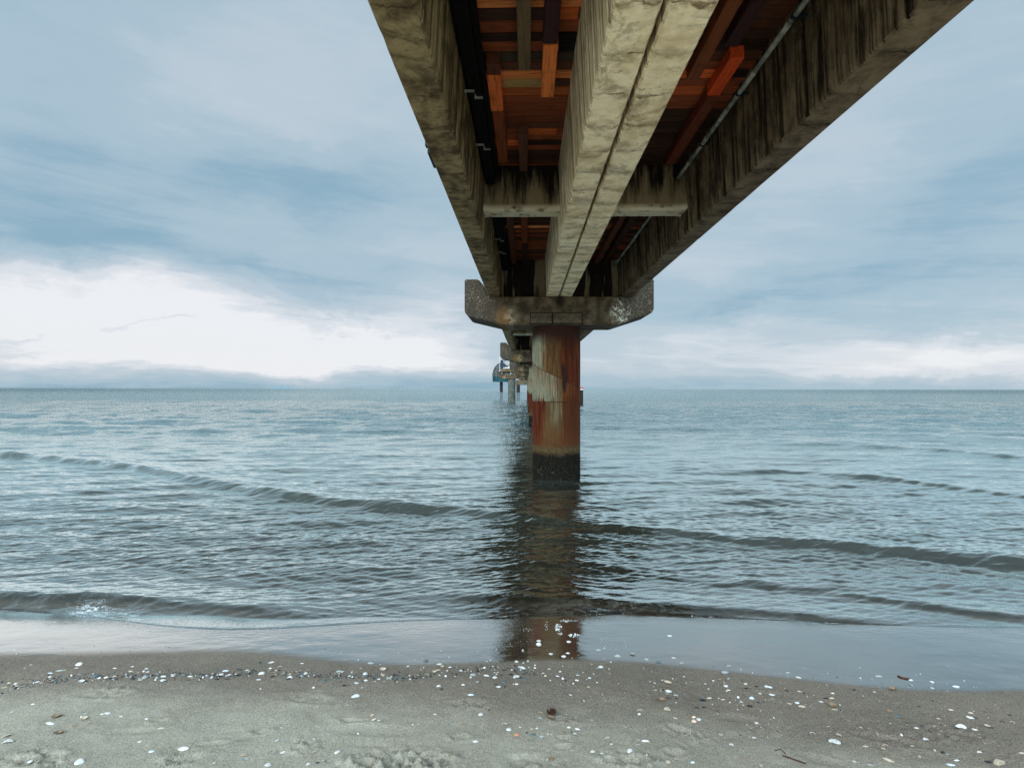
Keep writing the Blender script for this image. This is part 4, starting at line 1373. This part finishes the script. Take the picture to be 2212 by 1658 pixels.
for fx, fy, fs, c_, k_, lab in shells:
    X, Y, z, L = put_shell(fx, fy, fs)
    o = bpy.data.objects.new(NM[k_], rg.choice(SH[k_])); COL.objects.link(o)
    o.material_slots[0].link = 'OBJECT'; o.material_slots[0].material = SM[c_]
    hs = 1.0 if k_ != 'chip' else 1.2
    o.scale = (L, L * rg.uniform(.85, 1.1), L * rg.uniform(.85, 1.2) * hs)
    dirn = 1 if fx > 1700 else -1
    rot = -dirn * rg.uniform(0, .45) + (math.pi if rg.random() < .5 else 0)
    o.rotation_euler = (rg.uniform(-.22, .22) + (.3 if k_ == 'arc' else 0), rg.uniform(-.22, .22), rot)
    o.location = (X, Y, z + (.010 * L if k_ != 'open' else -.03 * L) + (.04 * L if k_ in ('arc', 'chip') else 0))
    fe_ = film_edge(X)
    if lab: tag(o, lab, 'shell')
    else:
        third = 'left' if fx < 1280 else 'middle' if fx < 2560 else 'right'
        if Y > fe_: zone = 'in the thin water, %s' % ('left of the reflection' if fx < 1880 else 'within the dark reflection' if fx < 2200 else 'right of the reflection')
        elif fx < 1990 and fy < 2590: zone = 'in the %s of the shell line' % ('left end' if fx < 500 else 'left half' if fx < 960 else 'middle' if fx < 1450 else 'right end')
        elif Y > fe_ - .62: zone = 'on damp sand, %s' % ('near the reflection' if fx < 2400 else 'right of centre' if fx < 2900 else 'far right' if fx > 3350 else 'right')
        else: zone = 'on the dry sand, %s third' % third
        CLS.setdefault((CN[c_], SN[k_], zone), []).append((fx, o)); tag(o, None, 'shell')
    o['group'] = 'shells scattered along the beach'
NW = 'zero one two three four five six seven eight nine ten eleven twelve thirteen fourteen fifteen sixteen'.split()
OW = 'zeroth leftmost second third fourth fifth sixth seventh eighth ninth tenth eleventh twelfth thirteenth fourteenth fifteenth sixteenth'.split()
for (c_, k_, zone), l in CLS.items():
    l.sort(key=lambda q: q[0])
    for i, (fx, o) in enumerate(l):
        if len(l) == 1: o['label'] = 'small %s %s %s' % (c_, k_, zone)
        else:
            w = 'leftmost' if i == 0 else 'rightmost' if i == len(l) - 1 else OW[min(i + 1, 16)] + ' from left'
            o['label'] = '%s of %s %s %ss %s' % (w, NW[min(len(l), 16)], c_, k_, zone)
# the many tiny bits: one mesh per run
def debris(name, label, pts, mats_, seed):
    rg = random.Random(seed); V = []; Fs = []; mi = []
    for (X, Y, L, ci) in pts:
        z = float(sand_z(X, Y)); k = rg.choice(['pebble', 'chip', 'oval', 'long']); me_ = rg.choice(SH[k])
        a = rg.uniform(0, 6.28); ca, sa = math.cos(a), math.sin(a); n = len(V); tl = rg.uniform(-.3, .3)
        for v in me_.vertices:
            x, y = v.co.x * L, v.co.y * L
            V.append((X + x * ca - y * sa, Y + x * sa + y * ca, z + v.co.z * L + tl * x))
        for p in me_.polygons: Fs.append([n + i for i in p.vertices]); mi.append(ci)
    me = bpy.data.meshes.new(name); me.from_pydata(V, [], Fs)
    for mm in mats_: me.materials.append(mm)
    me.polygons.foreach_set('material_index', mi); me.polygons.foreach_set('use_smooth', [True] * len(mi))
    o = bpy.data.objects.new(name, me); COL.objects.link(o); tag(o, label, 'shell bits', None, 'stuff')
cols = ['white', 'cream', 'grey', 'black', 'teal', 'brown', 'blue']; mm_ = [SM[c] for c in cols]
pts = []; rg = random.Random(77)
line = [(0, 1485), (150, 1462), (300, 1462), (450, 1455), (560, 1448), (680, 1458), (780, 1462), (900, 1462), (980, 1452), (1060, 1445), (1130, 1448), (1200, 1455)]
for i in range(1000):
    x = rg.uniform(0, 1180) if rg.random() < .6 else rg.choice([95, 200, 340, 485, 545, 640, 700, 790, 860, 1050, 1120]) + rg.gauss(0, 22)
    y = np.interp(x, [p[0] for p in line], [p[1] for p in line]) + rg.gauss(0, 5)
    X, Y = px2ground(x, y); pts.append((X, Y, rg.uniform(.006, .018), rg.choice([0, 1, 3, 3, 3, 3, 3, 3, 4, 4, 4, 5])))
for i in range(230):
    x = rg.uniform(1150, 2211); y = np.interp(x, [1150, 1500, 1800, 2211], [1462, 1492, 1515, 1545]) + rg.gauss(0, 20)
    X, Y = px2ground(x, y); pts.append((X, Y, rg.uniform(.003, .011), rg.choice([0, 1, 2, 3, 3, 5, 5])))
for i in range(360):
    x = rg.uniform(-50, 2260); y = rg.uniform(1480, 1690)
    X, Y = px2ground(x, y); pts.append((X, Y, rg.uniform(.002, .008), rg.choice([1, 3, 5, 5, 5, 5])))
for i in range(150):
    x = rg.uniform(-20, 2230); X = px2ground(x, 1400)[0]; Y = film_edge(X) + abs(rg.gauss(0, .16)); pts.append((px2ground(x, 1400)[0], Y, rg.uniform(.003, .010), rg.choice([0, 1, 2, 6, 3])))
for fx, fy, fs, c_, k_, lab in small:
    X, Y, z, L = put_shell(fx, fy, fs); pts.append((X, Y, L * .9, cols.index(c_) if c_ in cols else 1))
debris('shell_debris', 'tiny broken shell bits strewn through the shell line and over the sand', pts, mm_, 3)
pts = []
for i in range(260):
    x = rg.uniform(0, 2211); y = rg.uniform(1190, 1330); X, Y = px2ground(x, y); pts.append((X, Y, rg.uniform(.01, .03), rg.choice([0, 1, 2, 3, 3, 4])))
debris('seabed_shell_bits', 'shell bits lying under the shallow water near the edge', pts, mm_, 4)
# sand crumbs thrown up around the footprints
pts = []
for dx, dy, r_, h_ in CRUMBS:
    for i in range(int(60 * h_ / .012)): pts.append((dx + rg.gauss(0, r_ * .7), dy + rg.gauss(0, r_ * .4), rg.uniform(.004, .012), 0))
debris('sand_crumbs', 'loose crumbs of sand around the scuffed marks', pts, [beach.data.materials[0]], 6)
# foam flecks in the thin water by the reflection
pts = []
mt, t, out = mat('foam'); pbsdf(t, out, (.72, .74, .73), .5, t.bump(t.vor(t.obj(), 160), .6, .01)); M['foam'] = mt
def foam_patch(cx, cy, rx, ry, n, s): 
    for i in range(n):
        a = rg.uniform(0, 6.28); q = math.sqrt(rg.random()); px, py = (cx + rx * q * math.cos(a)) / 1.7367, (cy + ry * q * math.sin(a)) / 1.7367
        X, Y = px2ground(px, py); pts.append((X, Y, rg.uniform(.4, 1) * s, 0))
for a in [(2093, 2352, 13, 15, 60, .012), (2135, 2327, 34, 5, 45, .010), (2150, 2382, 22, 7, 45, .012), (2050, 2345, 6, 20, 26, .007), (2070, 2300, 20, 8, 16, .006), (1970, 2362, 30, 6, 20, .006), (2100, 2375, 9, 5, 16, .010),
          (2120, 2270, 20, 8, 20, .006), (1950, 2400, 60, 30, 26, .005), (2300, 2410, 60, 25, 22, .006)]: foam_patch(*a)
debris('foam', 'white foam flecks on the thin water in the pillar reflection', pts, [M['foam']], 9)
bpy.data.objects['foam']['category'] = 'foam'
# clump, twigs, red weed
X, Y, z, L = put_shell(1920 + 340 * .434, 2380 + 690 * .434, 40)
b = MB(); rg = random.Random(3)
for i in range(34):
    a = rg.uniform(0, 6.28); q = rg.uniform(0, .018); h_ = rg.uniform(.012, .028)
    b.tube((q * math.cos(a), q * math.sin(a) * .6, .004), (q * 1.5 * math.cos(a), q * math.sin(a), h_), .005, .0022, 6)
o = b.build('barnacle_clump', M['weed']); o.location = (X, Y, z + .006); tag(o, 'brown clump of barnacles sitting on a shell in the middle foreground', 'barnacles')
def twig(p, r, label):
    b = MB(); P3 = []
    for (fx, fy) in p:
        X, Y = px2ground(fx / 1.7367, fy / 1.7367); P3.append((X, Y, float(sand_z(X, Y)) + r * .8))
    b.path(P3, r, 6); tag(b.build('twig', M['twig']), label, 'twig', 'twigs on the sand')
twig([(2934, 2835), (2960, 2843), (2990, 2854), (3021, 2865)], .0035, 'straight brown twig on the sand near the bottom right')
twig([(2905, 2815), (2928, 2811), (2945, 2826)], .002, 'small bent twig behind the straight one')
b = MB(); P3 = []
for (fx, fy) in [(3366, 2534), (3380, 2540), (3395, 2543), (3410, 2545)]:
    X, Y = px2ground(fx / 1.7367, fy / 1.7367); P3.append((X, Y, float(sand_z(X, Y)) + .003))
b.path(P3, .005, 6); tag(b.build('seaweed_sprig', M['twig']), 'reddish sprig of seaweed in the thin water at the right', 'seaweed')

# ------------------------------------------------------------------ sky
W = bpy.data.worlds.new('World'); SC.world = W; W.use_nodes = True
t = NT(W.node_tree); t.n.clear(); out = t.new('ShaderNodeOutputWorld'); bg = t.new('ShaderNodeBackground'); t.l.new(bg.outputs[0], out.inputs[0])
SUN_EL, SUN_AZ = 30, -130     # azimuth from +Y, negative is to the left
sky = t.new('ShaderNodeTexSky', sky_type='NISHITA'); sky.sun_disc = False; sky.sun_elevation = R(SUN_EL); sky.sun_rotation = R(SUN_AZ)
Dn = t.vm('NORMALIZE', t.new('ShaderNodeTexCoord').outputs['Generated']); x, y, z = t.sep(Dn)
az = t.m('ARCTAN2', x, y); el = t.m('ARCSINE', z)
zp = t.m('ADD', t.m('ABSOLUTE', z), .10)
pl_ = t.comb(t.m('DIVIDE', x, zp), t.m('DIVIDE', y, zp), 0.0)
wn = t.noise(t.mul(pl_, (.75, .75, 1)), 1.0, 6, .6, .3, col=True)
wn2 = t.noise(t.comb(az, t.m('MULTIPLY', el, 2.4), 3.7), 5.5, 7, .62, .3, col=True)
w3 = t.vm('SUBTRACT', wn2, (.5, .5, .5)); wa = t.sep(w3)
azw = t.m('ADD', az, t.m('MULTIPLY', wa[0], .22)); elw = t.m('ADD', el, t.m('MULTIPLY', wa[1], .12))
PW = t.comb(azw, elw, 0.0)
def blob(px, py, sx, sy, w, rot=0.0):
    a0 = math.atan((px - 1136) / F_PX); e0 = math.atan((839 - py) / math.hypot(F_PX, px - 1136))
    kx = math.cos(a0) ** 2 / F_PX; ky = math.cos(a0) / F_PX
    sa, se = sx * kx, sy * ky
    d = t.vm('SUBTRACT', PW, (a0, e0, 0)); q = t.sep(d); c, s_ = math.cos(rot), math.sin(rot)
    u_ = t.m('DIVIDE', t.m('ADD', t.m('MULTIPLY', q[0], c), t.m('MULTIPLY', q[1], s_)), sa); v_ = t.m('DIVIDE', t.m('SUBTRACT', t.m('MULTIPLY', q[1], c), t.m('MULTIPLY', q[0], s_)), se)
    r = t.m('SQRT', t.m('ADD', t.m('MULTIPLY', u_, u_), t.m('MULTIPLY', v_, v_)))
    return t.mr(r, 0.0, 1.6, w, 0.0)
T = t.m('ADD', .50, 0.0)
for a in [(60, 668, 450, 115, .44), (420, 712, 420, 95, .44), (800, 745, 330, 50, .48), (940, 650, 120, 45, .30), (560, 760, 500, 40, .25), (1500, 740, 250, 60, .25), (2050, 765, 420, 55, .42), (1750, 800, 300, 20, .12),
          (100, 490, 460, 130, -.13), (80, 400, 300, 130, -.10), (650, 390, 300, 80, -.26), (450, 560, 350, 40, -.15), (950, 480, 250, 90, -.05), (850, 620, 200, 35, -.14), (60, 60, 260, 120, -.10),
          (500, 200, 260, 90, .12), (720, 150, 220, 160, .08), (900, 560, 140, 60, .10), (2050, 460, 360, 130, -.13), (2150, 380, 200, 130, -.07), (1700, 640, 300, 45, -.18), (2100, 620, 200, 40, -.15), (1750, 330, 260, 150, .12), (1500, 560, 160, 70, .10),
          (2150, 90, 200, 160, -.02), (300, 700, 150, 9, -.30), (30, 718, 110, 10, -.30), (600, 800, 1000, 38, .16), (150, 700, 500, 30, -.06), (120, 640, 60, 14, -.15), (600, 745, 260, 9, -.20), (150, 745, 260, 12, -.25)]:
    T = t.m('ADD', T, blob(*a))
nn = t.m('SUBTRACT', t.noise(t.mul(pl_, (.55, .9, 1)), 1.0, 8, .60, .5), .5)
T = t.m('ADD', T, t.m('MULTIPLY', nn, .36))
ws = t.noise(t.comb(t.m('MULTIPLY', az, 1.6), t.m('ADD', t.m('MULTIPLY', el, 13.0), t.m('MULTIPLY', az, .9)), 1.3), 3.0, 8, .62, .6)
T = t.m('ADD', T, t.m('MULTIPLY', t.m('SUBTRACT', ws, .5), t.mr(el, .02, .5, .42, .14)))
T = t.m('ADD', T, t.m('MULTIPLY', wa[2], .20))
hz = t.mr(el, 0.0, .034, 1, 0)
T = t.m('SUBTRACT', T, t.m('MULTIPLY', hz, t.mr(az, -.1, .6, .20, .03)))
T = t.m('MAXIMUM', T, t.mr(el, .0, .12, .20, .05))
ramp = t.new('ShaderNodeValToRGB'); t.put(ramp.inputs[0], T); cr = ramp.color_ramp; cr.interpolation = 'EASE'
cr.elements[0].position = .0; cr.elements[0].color = (*lin(116, 159, 183), 1); cr.elements[1].position = 1.0; cr.elements[1].color = (*lin(240, 242, 246), 1)
for p, c in ((.22, (142, 177, 198)), (.45, (172, 196, 211)), (.62, (190, 206, 218)), (.82, (220, 226, 234))):
    e = cr.elements.new(p); e.color = (*lin(*c), 1)
# unseen sky: boosted behind the viewer as added fill light, dimmed just above frame
mb = t.m('ADD', t.mr(el, .60, .85, 1.0, .62), t.m('ADD', t.m('MULTIPLY', t.mr(el, 1.30, 1.5), .8), t.m('MULTIPLY', t.m('MULTIPLY', t.mr(y, -.12, -.55), t.mr(z, .12, .5, .30, 1.0)), 9.5)))
lp = t.vm('MULTIPLY', ramp.outputs[0], t.comb(mb, mb, mb))
sk = t.vm('MULTIPLY', lp, (10, 10, 10))
bgc = t.mix(.06, sk, sky.outputs[0]); t.put(bg.inputs[0], bgc); bg.inputs[1].default_value = .1

sun_d = bpy.data.lights.new('sun', 'SUN'); sun_d.energy = 1.5; sun_d.angle = R(20); sun_d.color = (1, .94, .85)
sun = bpy.data.objects.new('sun', sun_d); COL.objects.link(sun)
d = Vector((math.sin(R(SUN_AZ)) * math.cos(R(SUN_EL)), math.cos(R(SUN_AZ)) * math.cos(R(SUN_EL)), math.sin(R(SUN_EL))))
sun.rotation_euler = d.to_track_quat('Z', 'Y').to_euler()

SC.view_settings.view_transform = 'Standard'; SC.view_settings.look = 'None'; SC.view_settings.exposure = 0; SC.view_settings.gamma = 1
SC.render.engine = 'CYCLES'; SC.cycles.max_bounces = 8; SC.cycles.diffuse_bounces = 4; SC.cycles.glossy_bounces = 4; SC.cycles.transparent_max_bounces = 8
SC.cycles.use_denoising = True; SC.cycles.denoiser = 'OPENIMAGEDENOISE'; SC.cycles.denoising_input_passes = 'RGB_ALBEDO_NORMAL'; SC.cycles.denoising_prefilter = 'NONE'; SC.cycles.sample_clamp_indirect = 4.0
